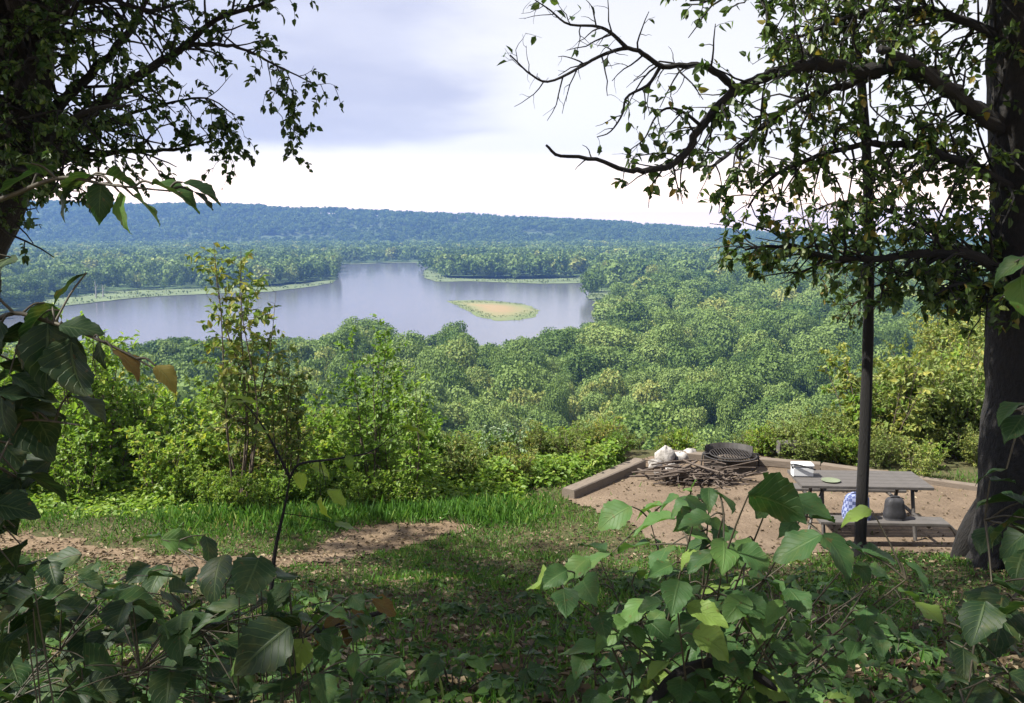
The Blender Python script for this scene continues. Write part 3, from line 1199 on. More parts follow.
def left_tree():
    T = Tree(5, leaf=.036, ratio=.68, density=2.0, droop=.6)
    d = 5.0
    base = at(-125, 660, d)
    base[2] = gz(base[0], base[1]) - .1

    def A(*pts):
        return [at(*p) for p in pts]
    g = Geo()
    P = spline([base] + A((-100, 500, d), (-72, 370, d), (-38, 280, d), (2, 195, d), (22, 130, d), (34, 50, d), (42, -80, d), (60, -260, 4.9), (80, -480, 4.8)), 40)
    tube(g, P, np.linspace(.21, .05, 40) * (1 + T.r.normal(0, .03, 40)), 12)
    L = T.limb
    rows = [
        (A((15, 180, 5.0), (60, 138, 4.9), (110, 98, 4.8), (150, 70, 4.75), (185, 46, 4.7), (215, 20, 4.65), (250, 8, 4.6), (278, -2, 4.6)), .038, .005, 30, .5, .75),
        (A((185, 46, 4.7), (222, 45, 4.65), (250, 52, 4.6), (282, 68, 4.6), (318, 86, 4.6)), .013, .003, 14, .2, .8),
        (A((275, 64, 4.6), (284, 80, 4.6), (288, 105, 4.58), (291, 138, 4.56)), .005, .002, 8, .14, 1.0),
        (A((205, 98, 4.9), (222, 112, 4.9), (228, 135, 4.9), (226, 160, 4.9)), .006, .002, 8, .16, 1.0),
        (A((0, 205, 5.0), (60, 162, 5.0), (120, 152, 5.0), (170, 150, 5.0), (215, 140, 5.0)), .03, .005, 20, .42, 1.0),
        (A((20, 150, 5.0), (80, 85, 5.1), (130, 30, 5.2), (160, -20, 5.3), (200, -60, 5.3)), .04, .006, 28, .55, 1.1),
        (A((28, 80, 5.0), (15, 20, 4.8), (0, -30, 4.6), (-40, -70, 4.5)), .04, .006, 22, .6, 1.2),
        (A((5, 190, 5.0), (-10, 150, 4.8), (-40, 110, 4.6), (-80, 80, 4.5)), .04, .006, 26, .6, 1.3),
        (A((8, 185, 5.0), (50, 135, 4.6), (90, 110, 4.3), (130, 105, 4.1)), .03, .005, 22, .5, 1.2),
        (A((-20, 245, 5.0), (-10, 200, 4.6), (10, 170, 4.3), (40, 175, 4.1)), .025, .005, 18, .42, 1.2),
        (A((33, 60, 5.0), (60, 20, 4.8), (100, 0, 4.7), (150, 10, 4.6), (190, 0, 4.6)), .03, .005, 24, .5, 1.1),
        (A((24, 120, 5.0), (25, 90, 5.3), (20, 60, 5.5), (40, 20, 5.7)), .03, .006, 22, .6, 1.3),
    ]
    rows += [
        (A((20, 120, 5.0), (10, 90, 4.7), (30, 60, 4.5), (70, 55, 4.4)), .02, .004, 20, .42, 1.3),
        (A((30, 70, 5.0), (20, 40, 4.7), (50, 20, 4.5), (90, 30, 4.4)), .02, .004, 20, .42, 1.3),
        (A((5, 190, 5.0), (0, 140, 4.7), (20, 120, 4.5), (60, 110, 4.4)), .02, .004, 20, .42, 1.3),
        (A((60, 138, 4.9), (110, 120, 4.9), (160, 105, 4.9), (205, 98, 4.9), (235, 115, 4.9)), .014, .003, 20, .38, 1.0),
    ]
    for pts, r0, r1, cnt, sl, lf in rows:
        q, rq = L(pts, r0, r1, 22, 6, .04)
        T.sub(q, rq, 1, 2, lf, .1, cnt, sl)
    # out-of-view limbs added above the picture, placed to shade foreground and path end
    T2 = Tree(6, leaf=.13, ratio=.75, density=1.35, droop=.4)
    for q in ((-3.6, 2.5, 3.2), (-1.2, 3.2, 3.6), (-.2, 4.8, 3.7), (-5.5, 4.5, 3.6), (-5.5, 7.2, 3.6), (-3.2, 7.4, 4.1), (-1.4, 6.4, 4.7), (-3.5, 4.6, 5.6), (-6.8, 5.6, 3.0), (-4.4, 1.0, 4.2), (-1.8, 1.5, 4.2), (.8, 3.4, 4.2), (.9, 5.6, 4.4), (-2.4, 3.6, 2.6), (-3.0, 5.8, 3.0), (-.8, 2.2, 3.4), (-5.0, 2.4, 2.2), (-6.4, 3.6, 4.4), (-4.6, 6.2, 5.0), (-2.4, 2.8, 4.8), (-3.4, 8.6, 3.9), (-5.4, 8.8, 3.8), (-6.6, 7.6, 4.6), (-2.0, 8.2, 4.4), (-3.0, .4, 3.0), (-1.2, -.4, 4.0), (-4.6, -1.0, 3.6), (-6.4, 1.4, 3.2), (-7.6, 3.6, 3.4), (-2.2, -2.4, 4.2), (-7.2, 6.6, 3.2), (-7.4, 11.2, 3.0), (-8.6, 12.2, 3.2), (-9.4, 11.0, 3.6), (-8.2, 9.6, 3.4)):
        q = np.array(q)
        s = P[min(int(T2.r.uniform(24, 36)), 39)]
        mid = (s + q) / 2 + np.array([0, 0, .5])
        w, rw = T2.limb([s, mid, q], .07, .012, 18, 6, .04)
        T2.sub(w, rw, 1, 2, 1.3, .3, 34, 1.15)
    n = T.finish() + T2.finish()
    root = empty('birch_tree', base, 'dark leaning tree at the left edge with small hanging leaves against the sky', 'tree')
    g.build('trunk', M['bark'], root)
    for a in ('v', 'f', 'm', 't', 'uv', 'sm'):
        for s in ('wood', 'crown'):
            x, y = getattr(T, s), getattr(T2, s)
            getattr(x, a).extend([q + x.n for q in y.f] if a == 'f' else getattr(y, a))
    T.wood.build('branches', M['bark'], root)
    T.crown.build('crown', M['birch'], root)
    local(root)
    print('left tree leaves', n)


left_tree()


def thin_tree():
    T = Tree(31, leaf=.08, ratio=.5, density=1.3, droop=.5)
    d = 9.3
    base = at(860, 560, d)
    base[2] = gz(base[0], base[1]) - .06
    P = spline([base] + [at(*p, d) for p in ((861, 520), (865, 430), (868, 340), (869, 250), (867, 160), (862, 90), (856, 40), (848, -20), (842, -100), (840, -200))], 46)
    g = Geo()
    rad = np.interp(np.linspace(0, 1, 46), [0, .06, .5, 1], [.082, .062, .048, .025])
    tube(g, P, rad * (1 + T.r.normal(0, .03, 46)), 10)
    for (px, py, q, n_, sl) in ((868, 250, (815, 285, 9.1), 12, .4), (868, 180, (915, 165, 9.5), 14, .5), (866, 140, (800, 120, 9.2), 14, .5), (860, 70, (800, 55, 9.0), 16, .5),
                                (858, 50, (930, 30, 9.6), 18, .55), (852, 10, (790, -10, 9.0), 18, .55), (846, -60, (910, -80, 9.4), 16, .6), (844, -90, (770, -110, 8.6), 16, .6),
                                (868, 300, (842, 322, 9.1), 6, .25), (867, 200, (790, 225, 9.0), 16, .5)):
        s = at(px, py, d)
        e = at(*q)
        w, rw = T.limb([s, (s + e) / 2 + np.array([0, 0, .08]), e], .02, .005, 12, 5)
        T.sub(w, rw, 1, 2, .9, .2, n_, sl)
    T.finish()
    root = empty('slender_tree', base, 'slender straight grey trunk standing in front of the picnic table', 'tree')
    g.build('trunk', M['bark'], root)
    T.wood.build('branches', M['twig'], root)
    T.crown.build('crown', M['thin'], root)
    local(root)


thin_tree()

# ------------------------------------------------------------------ campsite


def frame_axes(p0, p1):
    a = unit(np.array(p1) - np.array(p0))
    z = np.array([0, 0, 1.0])
    b = unit(np.cross(z, a))
    return np.array([a, b, np.cross(a, b)])


def timber(name, p0, p1, wd, ht, label, group='timbers edging the campsite', seed=0):
    p0, p1 = np.array(p0, float), np.array(p1, float)
    g = Geo()
    ax = frame_axes(p0, p1)
    L = np.linalg.norm(p1 - p0)
    n = max(int(L / .4), 2)
    r = np.random.default_rng(seed)
    sec = np.array([(-1, -1), (-.8, 1), (.8, 1), (1, .8), (1, -1)], float)
    sec = np.array([(-.86, -1), (.86, -1), (1, -.8), (1, .8), (.85, 1), (-.85, 1), (-1, .8), (-1, -.8)])
    V, UV = [], []
    for i in range(n + 1):
        c = p0 + (p1 - p0) * i / n
        for s in sec:
            q = s * [wd / 2, ht / 2] * (1 + r.normal(0, .025))
            V.append(c + ax[1] * q[0] + np.array([0, 0, 1]) * (q[1] + ht / 2))
            UV.append((L * i / n, s[0] * .15 + s[1] * .3))
    Q = [(i * 8 + j, i * 8 + (j + 1) % 8, (i + 1) * 8 + (j + 1) % 8, (i + 1) * 8 + j) for i in range(n) for j in range(8)]
    for e in (0, n):
        c = len(V)
        V.append(p0 + (p1 - p0) * e / n + np.array([0, 0, ht / 2]))
        UV.append((0, 0))
        Q += [(e * 8 + j, e * 8 + (j + 1) % 8, c, c) for j in range(8)]
    g.add(V, Q, 0, .5, np.array(UV), smooth_=False)
    return tag(g.build(name, M['timber']), label, 'timber', group)


def pad_pt(px, py, z=-3.9):
    return flat(px, py, z)


def campsite():
    a, b = pad_pt(568, 500), pad_pt(640, 468)
    timber('landscape_timber', a, b, .21, .16, 'pale weathered timber running along the left edge of the bare campsite', seed=1)
    c, d_ = pad_pt(664, 457), pad_pt(820, 470)
    timber('landscape_timber', c, d_, .15, .12, 'long weathered timber along the back rim behind the fire ring', seed=2)
    e = pad_pt(986, 494)
    timber('landscape_timber', d_ + (e - d_) * .012, e, .15, .12, 'weathered timber at the back rim behind the picnic table, reaching the large trunk', seed=3)
    # short grey block on the rim
    p = pad_pt(791, 462)
    g = Geo()
    box(g, p + np.array([0, .12, .22]), (.19, .10, .10), None, 0, .02)
    tag(g.build('wood_block', M['plank']), 'short grey wood block set on the rim behind the fire ring', 'wood block')


campsite()


def fire_ring():
    c = pad_pt(730, 468)
    c[2] = -3.88
    root = empty('fire_ring', c, 'sooty steel fire ring with a raised grate at the back of the campsite', 'fire ring')
    g = Geo()
    n = 40
    Ro, Ri, H = .42, .405, .19
    th = np.linspace(0, 2 * math.pi, n, endpoint=False)
    prof = [(Ro, 0), (Ro, H), (Ro + .02, H + .012), (Ri - .01, H + .012), (Ri, H - .01), (Ri, 0)]
    V = np.array([[math.cos(t) * q[0], math.sin(t) * q[0], q[1]] for t in th for q in prof])
    m = len(prof)
    Q = [(i * m + j, ((i + 1) % n) * m + j, ((i + 1) % n) * m + j + 1, i * m + j + 1) for i in range(n) for j in range(m - 1)]
    g.add(V + c, Q)
    g.build('ring_wall', M['rust'], root)
    g = Geo()
    tilt = R_(1.5)
    for k in range(15):
        x = -.31 + k * .62 / 14
        hl = math.sqrt(max(.33 ** 2 - x * x, .01))
        tube(g, c + np.array([[x, -hl, H + .02], [x, hl, H + .02 + 2 * hl * math.sin(tilt)]]), .008, 5)
    tube(g, c + np.array([[math.cos(t) * .33, math.sin(t) * .33, H + .02 + (math.sin(t) * .33 + .3) * math.sin(tilt)] for t in np.linspace(0, 6.2832, 25)]), .012, 6)
    tube(g, c + np.array([[.33, 0, H + .03], [.45, 0, H + .03], [.47, 0, 0]]), .014, 6)
    tube(g, c + np.array([[-.33, 0, H + .03], [-.45, 0, H + .03], [-.47, 0, 0]]), .014, 6)
    g.build('grate', M['rust'], root)
    # dark back shield, the plate of the ring that stands up behind
    g = Geo()
    for t0 in np.linspace(R_(20), R_(150), 14)[:-1]:
        t1 = t0 + R_(130) / 13
        q = [np.array([math.cos(t) * (.42), math.sin(t) * .42, z]) for t, z in ((t0, .02), (t1, .02), (t1, .30), (t0, .30))]
        q2 = [p * np.array([1.03, 1.03, 1]) for p in q]
        g.add(np.array(q + q2) + c, [(0, 1, 2, 3), (5, 4, 7, 6), (3, 2, 6, 7)])
    g.build('back_plate', M['rust'], root)
    local(root)
    # heap of gathered sticks in front and left of the ring
    r = np.random.default_rng(3)
    o = pad_pt(697, 482)
    g = Geo()
    for k in range(170):
        a = r.normal(.2, .8)
        L = r.uniform(.25, .85)
        q = np.array([math.cos(a), math.sin(a) * .6, r.normal(0, .10)])
        ctr = o + np.array([r.normal(0, .30), r.normal(0, .16), abs(r.normal(.08, .09)) + .02])
        mid = ctr + r.normal(0, .015, 3)
        pts = [ctr - q * L / 2, mid, ctr + q * L / 2]
        pts = [np.array([p[0], p[1], max(p[2], -3.875)]) for p in pts]
        tube(g, spline(pts, 5), r.uniform(.006, .02), 5, 0)
    tag(g.build('stick_pile', M['stick']), 'tangled heap of firewood sticks lying in front of the fire ring', 'firewood', None)
    # pale stones stacked to the left of the ring
    spots = [(655, 469, .11, 'pale rounded stone at the left end of the stone heap beside the fire ring'),
             (666, 463, .15, 'largest whitish stone, peaked, behind the heap of sticks'),
             (680, 462, .12, 'whitish stone between the peaked stone and the fire ring'),
             (672, 472, .09, 'small pale stone low in front of the peaked stone'),
             (660, 476, .07, 'smallest pale stone nearest the bare dirt, left of the sticks'),
             (690, 458, .11, 'pale stone leaning on the back of the sooty fire ring')]
    for k, (px, py, s, lab) in enumerate(spots):
        q = pad_pt(px, py)
        rr = np.random.default_rng(50 + k)
        m, nn = 9, 14
        V = []
        ph = rr.uniform(0, 6, 6)
        for i in range(m):
            v = math.pi * i / (m - 1)
            for j in range(nn):
                u = 2 * math.pi * j / nn
                dd = 1 + .2 * math.sin(2 * u + ph[0]) * math.sin(v) + .16 * math.sin(3 * u + 2 * v + ph[1]) + .1 * math.sin(5 * u + ph[2] - v * 3) * math.sin(v)
                V.append((math.cos(u) * math.sin(v) * dd * s * 1.25, math.sin(u) * math.sin(v) * dd * s, (math.cos(v) * (1.15 if k == 1 else .8) * dd + .65) * s))
        Q = [(i * nn + j, i * nn + (j + 1) % nn, (i + 1) * nn + (j + 1) % nn, (i + 1) * nn + j) for i in range(m - 1) for j in range(nn)]
        g = Geo()
        g.add(np.array(V) + q, Q)
        tag(g.build('stone', M['stone']), lab, 'stone', 'pale stones beside the fire ring')


fire_ring()


TAB_Z = -3.88


def picnic_table():
    # corners of the top from the picture, at table height
    zt = TAB_Z + .76
    fl, fr = flat(817, 486, zt), flat(939, 488, zt)
    ax = frame_axes(fl, fr)
    L = 1.38
    X, Y = ax[0], ax[1]
    o = fl.copy()
    Z = np.array([0, 0, 1.0])

    def W(x, y, z):
        return np.array([o[0], o[1], TAB_Z]) + X * x + Y * y + Z * z
    root = empty('picnic_table', W(L / 2, .37, 0), 'weathered wooden picnic table with bent pipe legs on the bare dirt', 'picnic table')
    A3 = np.array([X, Y, Z])
    g = Geo()
    for k in range(5):
        box(g, W(L / 2 - .09, .07 + k * .148, .745), (L / 2 + .09, .069, .019), A3, 0, .006)
    g.build('tabletop', M['plank'], root)
    for y in (-.32, 1.03):
        g = Geo()
        for k in range(2):
            box(g, W(L / 2 - .02, y + k * .135 - .067, .445), (L / 2 + .04, .063, .019), A3, 0, .006)
        g.build('bench_seat', M['plank'], root)
    for x in (.10, L - .20):
        g = Geo()
        # splayed pipe legs, cross bar under the top and under the seats
        for s in (-1, 1):
            y0 = .37
            tube(g, spline([W(x, y0 + s * .22, .72), W(x, y0 + s * .30, .45), W(x, y0 + s * .42, .10), W(x, y0 + s * .46, .02)], 12), .024, 8)
        tube(g, [W(x, -.42, .415), W(x, 1.15, .415)], .022, 8)
        tube(g, [W(x, .02, .715), W(x, .70, .715)], .022, 8)
        g.build('leg', M['pipe'], root)
    # bent pipe loop under the right end of the near seat
    g = Geo()
    xr = L + .03
    tube(g, spline([W(xr - .15, -.32, .42), W(xr + .02, -.32, .41), W(xr + .13, -.32, .27), W(xr + .10, -.32, .10), W(xr - .08, -.32, .03), W(xr - .40, -.30, .02)], 22), .02, 8)
    g.build('brace', M['pipe'], root)
    g = Geo()
    tube(g, [W(.10, .1, .70), W(-.08, -.12, .40), W(-.2, -.30, .03)], .018, 8)
    g.build('brace', M['pipe'], root)
    local(root)

    # things on it
    p = W(-.07, .44, .766)
    g = Geo()
    box(g, p + Z * .065, (.12, .08, .065), A3, 0, .018)
    r2 = empty('cooler', p, 'small white cooler standing on the far left corner of the tabletop', 'cooler')
    g.build('body', M['white'], r2)
    g = Geo()
    box(g, p + Z * .146, (.125, .085, .014), A3, 0, .009)
    g.build('lid', M['white'], r2)
    g = Geo()
    tube(g, spline([p - X * .125 + Z * .10 - Y * .02, p - X * .13 + Z * .17 - Y * .09, p + X * .12 + Z * .11 - Y * .10, p + X * .135 + Z * .08], 14), .009, 6)
    g.build('handle', M['black'], r2)
    local(r2)
    p = W(.22, .20, .765)
    g = Geo()
    n = 24
    th = np.linspace(0, 6.2832, n, endpoint=False)
    prof = [(0.001, .004), (.075, .004), (.11, .02), (.115, .018), (.078, 0), (.001, 0)]
    V = np.array([p + X * math.cos(t) * a + Y * math.sin(t) * a + Z * b for t in th for a, b in prof])
    m = len(prof)
    g.add(V, [(i * m + j, ((i + 1) % n) * m + j, ((i + 1) % n) * m + j + 1, i * m + j + 1) for i in range(n) for j in range(m - 1)])
    tag(g.build('plate', M['lime']), 'pale green plate lying on the tabletop near its left end', 'plate')

    def bag(name, c, hx, hy, hz, mat, label, seed, strap):
        r = np.random.default_rng(seed)
        g = Geo()
        m, nn = 9, 20
        V = []
        for i in range(m):
            f = i / (m - 1)
            k = (1 - .18 * f ** 2) * (.92 + .08 * math.sin(math.pi * min(f * 2.2, 1)))
            if i == m - 1:
                k *= .8
            for j in range(nn):
                u = 2 * math.pi * j / nn
                cx, cy_ = abs(math.cos(u)) ** .6 * np.sign(math.cos(u)), abs(math.sin(u)) ** .6 * np.sign(math.sin(u))
                w = 1 + .04 * math.sin(5 * u + f * 6 + seed)
                V.append(c + X * cx * hx * k * w + Y * cy_ * hy * k * w + Z * (f * 2 * hz))
        Q = [(i * nn + j, i * nn + (j + 1) % nn, (i + 1) * nn + (j + 1) % nn, (i + 1) * nn + j) for i in range(m - 1) for j in range(nn)]
        for e, b in ((0, c), (m - 1, c + Z * (2 * hz + .01))):
            k = len(V)
            V.append(b)
            Q += [(e * nn + j, e * nn + (j + 1) % nn, k, k) for j in range(nn)]
        rt = empty(name, c, label, 'bag')
        g.add(np.array(V), Q)
        g.build('body', mat, rt)
        g = Geo()
        tube(g, spline([c - X * hx * .45 + Z * hz * 1.9, c - X * hx * .35 + Z * hz * 2.12, c + X * hx * .35 + Z * hz * 2.12, c + X * hx * .45 + Z * hz * 1.9], 12), .011, 6)
        g.build('strap', strap, rt)
        local(rt)
    bag('bag', W(.38, -.31, .466), .165, .10, .145, M['check'], 'blue and white checked bag on the near bench behind the slender trunk', 3, M['check'])
    bag('bag', W(.82, -.30, .466), .125, .09, .125, M['black'], 'black bag on the near bench to the right of the checked bag', 8, M['black'])


picnic_table()

# ------------------------------------------------------------------ shrubs of the thicket and the rim


def make_shrub(name, seed, h, w, stems, leaf, mat, density=2.0, droop=.3, ratio=.58, lean=.5, first=.12, sl=.55, cnt=16, label='', cat='shrub', group=None, wood='twig', thin=1.0):
    T = Tree(seed, leaf=leaf, ratio=ratio, density=density, droop=droop)
    r = T.r
    for k in range(stems):
        a = r.uniform(0, 6.28)
        q = np.array([math.cos(a), math.sin(a), 0]) * w * .5 * r.uniform(.15, 1.0) * lean * 2
        hh = h * r.uniform(.65, 1.0)
        P, rr = T.limb([q * r.uniform(.1, .6) + [r.normal(0, .05), r.normal(0, .05), 0], q * r.uniform(.35, .7) + [r.normal(0, .05) * h, 0, 0] + [0, 0, hh * .4], q * .8 + [0, 0, hh * .75], q + [0, 0, hh]], (.009 + .004 * h) * thin, .002, 10, 5)
        T.sub(P, rr, 1, 1, 1.0, first, cnt, sl)
    n = T.finish(upness=1.0)
    print(name, seed, 'leaves', n)
    root = empty(name, (0, 0, -500), label, cat, group)
    T.wood.build('stem', M[wood], root)
    T.crown.build('foliage', M[mat], root)
    return root


class Placer:
    """the first placing moves the original, later ones copy it"""
    def __init__(s, protos):
        s.p, s.used = protos, set()

    def put(s, k, x, y, rz, sc_, label, group=None, sink=.05):
        o = s.p[k]
        loc = (x, y, float(gz(x, y)) - sink)
        if k in s.used:
            return copy_thing(o, loc, rz, sc_, label, group)
        s.used.add(k)
        o.location = loc
        o.rotation_euler = (0, 0, rz)
        o.scale = sc_ if isinstance(sc_, tuple) else (sc_, sc_, sc_)
        tag(o, label, None, group)
        return o


def thicket():
    r = np.random.default_rng(77)
    P = [make_shrub('shrub', 401, 1.7, 1.5, 9, .095, 'thicket'), make_shrub('shrub', 402, 1.4, 1.8, 10, .085, 'thicket', ratio=.65),
         make_shrub('shrub', 403, 2.1, 1.3, 9, .08, 'thicket', ratio=.5), make_shrub('shrub', 404, 1.2, 1.5, 10, .075, 'olive'),
         make_shrub('shrub', 405, 1.5, 1.6, 9, .11, 'thicket', ratio=.7), make_shrub('shrub', 406, 1.3, 1.6, 11, .07, 'gold')]
    pl = Placer(P)
    lab = 'dense bright green shrub in the thicket behind the path on the left'
    grp = 'shrubs of the thicket left of the view'
    for y in np.arange(12.9, 18.6, .95):
        for x in np.arange(-.60 * y - .8, -.9 - (y - 12.9) * .05, 1.0):
            xx, yy = x + r.uniform(-.4, .4), y + r.uniform(-.35, .35)
            k = int(r.choice(6, p=[.22, .2, .14, .12, .18, .14]))
            px = 512 + xx / yy * F
            s = r.uniform(.75, 1.1) * (1.34 if px < 120 else 1.15 if px < 230 else .9 if px < 370 else .72)
            if yy < 13.4:
                s *= .6
            l, gg = lab, grp
            if k == 5:
                l, gg = 'yellowish shrub among the green thicket left of the view', 'yellowish shrubs in the left thicket'
            elif k == 3:
                l, gg = 'dull olive shrub among the bright thicket left of the view', 'olive shrubs in the left thicket'
            pl.put(k, xx, yy, r.uniform(0, 6.28), s, l, gg)
    for px, d in ((205, 12.35), (238, 12.2), (268, 12.4), (360, 12.5), (400, 12.4)):
        pl.put(1, (px - 512) / F * d, d, r.uniform(0, 6.28), .5, lab, grp)
    # taller single ones seen against the river
    T1 = make_shrub('sapling', 421, 3.7, 1.25, 7, .10, 'olive', density=1.5, thin=.7, sl=.6, cnt=20, first=.3, lean=.42, label='tall thin sapling with drooping olive leaves rising in front of the river', cat='sapling')
    Q = Placer([T1])
    p = at(244, 470, 12.6)
    Q.put(0, p[0], p[1], .4, 1.12, 'tall thin sapling with drooping olive leaves rising in front of the river')
    T2 = make_shrub('sapling', 422, 2.9, 1.2, 7, .085, 'olive', density=1.6, thin=.7, sl=.45, cnt=20, first=.25, lean=.4, cat='sapling')
    p = at(285, 470, 13.2)
    Placer([T2]).put(0, p[0], p[1], 1.4, 1.0, 'shorter olive sapling just right of the tallest sapling')
    T3 = make_shrub('shrub', 423, 2.75, 1.3, 9, .085, 'thicket', density=1.7, thin=.7, sl=.55, cnt=20, first=.2, lean=.4)
    p = at(372, 475, 13.0)
    Placer([T3]).put(0, p[0], p[1], 2.0, 1.0, 'upright bushy green shrub right of the saplings, its top reaching the river')
    T4 = make_shrub('shrub', 424, 2.3, 1.0, 7, .085, 'thicket', density=1.5, thin=.7, sl=.45, cnt=18, first=.2, lean=.35)
    p = at(415, 480, 12.6)
    Placer([T4]).put(0, p[0], p[1], 2.0, .92, 'narrow leafy bush with upright shoots at the right end of the thicket')
    T5 = make_shrub('shrub', 425, 1.1, 1.2, 10, .07, 'silver', density=1.8, sl=.35, cnt=16, first=.1, lean=.5)
    p = at(505, 480, 14.6)
    Placer([T5]).put(0, p[0], p[1], 2.0, .8, 'pale silvery leaved bush at the rim between thicket and campsite')
    # weeds along the rim in the middle
    W_ = [make_shrub('weed', 431, .8, .7, 12, .06, 'gold', ratio=.35, sl=.2, cnt=14, first=.1), make_shrub('weed', 432, .7, .8, 12, .065, 'thicket', ratio=.45, sl=.22, cnt=14, first=.1)]
    wl = Placer(W_)
    for k in range(75):
        px = r.uniform(420, 860)
        y = r.uniform(13.2, 16.6)
        if px > 560: y = r.uniform(14.0, 16.4)
        x = (px - 512) / F * y
        if on_pad(x, y) or in_poly(x, y, PAD): continue
        kk = int(r.random() < .42)
        wl.put(kk, x, y, r.uniform(0, 6.28), r.uniform(.6, 1.0), ('yellow green weed on the rim left of the campsite timber', 'green leafy weed on the rim left of the campsite timber')[kk],
               ('yellow green weeds on the rim', 'green weeds on the rim')[kk])
    # scrub beyond the rim on the right, behind the table
    G_ = [make_shrub('shrub', 441, 1.8, 2.0, 10, .10, 'gold', sl=.6, first=.1), make_shrub('shrub', 442, 1.6, 2.0, 10, .10, 'thicket', sl=.6, first=.1), make_shrub('shrub', 443, 1.5, 1.8, 10, .09, 'gold', ratio=.4, sl=.5, first=.1)]
    gl = Placer(G_)
    for k in range(150):
        px = r.uniform(800, 1120)
        y = 13.6 + 22 * r.random() ** 1.2
        if px < 900: y = r.uniform(14.3, 18)
        x = (px - 512) / F * y
        if in_poly(x, y, PAD): continue
        if y > rim(x, y) + 1.5: continue
        kk = int(r.choice(3, p=[.45, .25, .3]))
        s = r.uniform(.6, 1.0) * (.45 if y < 15.5 else .7 if px < 880 else 1.15)
        gl.put(kk, x, y, r.uniform(0, 6.28), s, ('yellow green shrub on the slope behind the picnic table', 'green shrub on the slope behind the picnic table', 'yellow flecked narrow leaved shrub on the slope behind the picnic table')[kk],
               ('yellow green shrubs behind the table', 'green shrubs behind the table', 'yellow flecked shrubs behind the table')[kk])


thicket()


# ------------------------------------------------------------------ near plants with large leaves
def leafy(name, label, base, stems, leafspec, mat, seed, cat='shrub', stem_r=.006, extra=0, extra_mat=None, wood='stem', group=None):
    """stems: lists of points; leafspec: (x px, y px, depth, heading deg, length, tint, tilt, stem index)"""
    r = np.random.default_rng(seed)
    gs, gl = Geo(), Geo()
    S = []
    for pts in stems:
        P = spline(pts, 26)
        S.append(P)
        k0 = 1.0 if len(S) == 1 or len(stems) > 8 else .55
        tube(gs, P, np.linspace(stem_r * k0, stem_r * .25 * k0, 26), 6)
    allp = np.concatenate(S)
    for sp in leafspec:
        p, hd, L, tint, tilt = np.asarray(sp[0]), sp[1], sp[2], sp[3], sp[4]
        mi = sp[5] if len(sp) > 5 else 0
        a = math.radians(hd)
        dd = np.array([math.cos(a), math.sin(a), 0])
        dd = unit(dd * math.cos(tilt) + np.array([0, 0, -math.sin(tilt)]))
        nr = unit(np.array([0, 0, 1.0]) + r.normal(0, .28, 3) + np.array([0, -.15, 0]))
        base_p = p - dd * L * .45
        j = np.argmin(np.sum((allp - (base_p - dd * .03)) ** 2, 1))
        q = allp[j]
        if np.linalg.norm(q - base_p) > .26:                 # a shoot of its own from the ground
            q = base_p - dd * .05
            q = np.array([q[0], q[1], max(float(gz(q[0], q[1])), base_p[2] - .6)])
        tube(gs, spline([q, (q + base_p) / 2 + np.array([0, 0, .006]), base_p], 7), np.linspace(.0024, .0014, 7), 4, cap=False)
        big_leaf(gl, base_p, dd, nr, L * r.uniform(.75, 1.1), r.uniform(.56, .8), r.uniform(.1, 1.1), r.uniform(.08, .5), mi, tint, False, r, twist=r.normal(0, .4))
    root = empty(name, base, label, cat, group)
    gs.build('stem', M[wood], root)
    gl.build('foliage', [M[mat], M['brownleaf']], root)
    return local(root)


def gpt(px, d):
    x = (px - 512) / F * d
    return np.array([x, d, float(gz(x, d)) - .03])


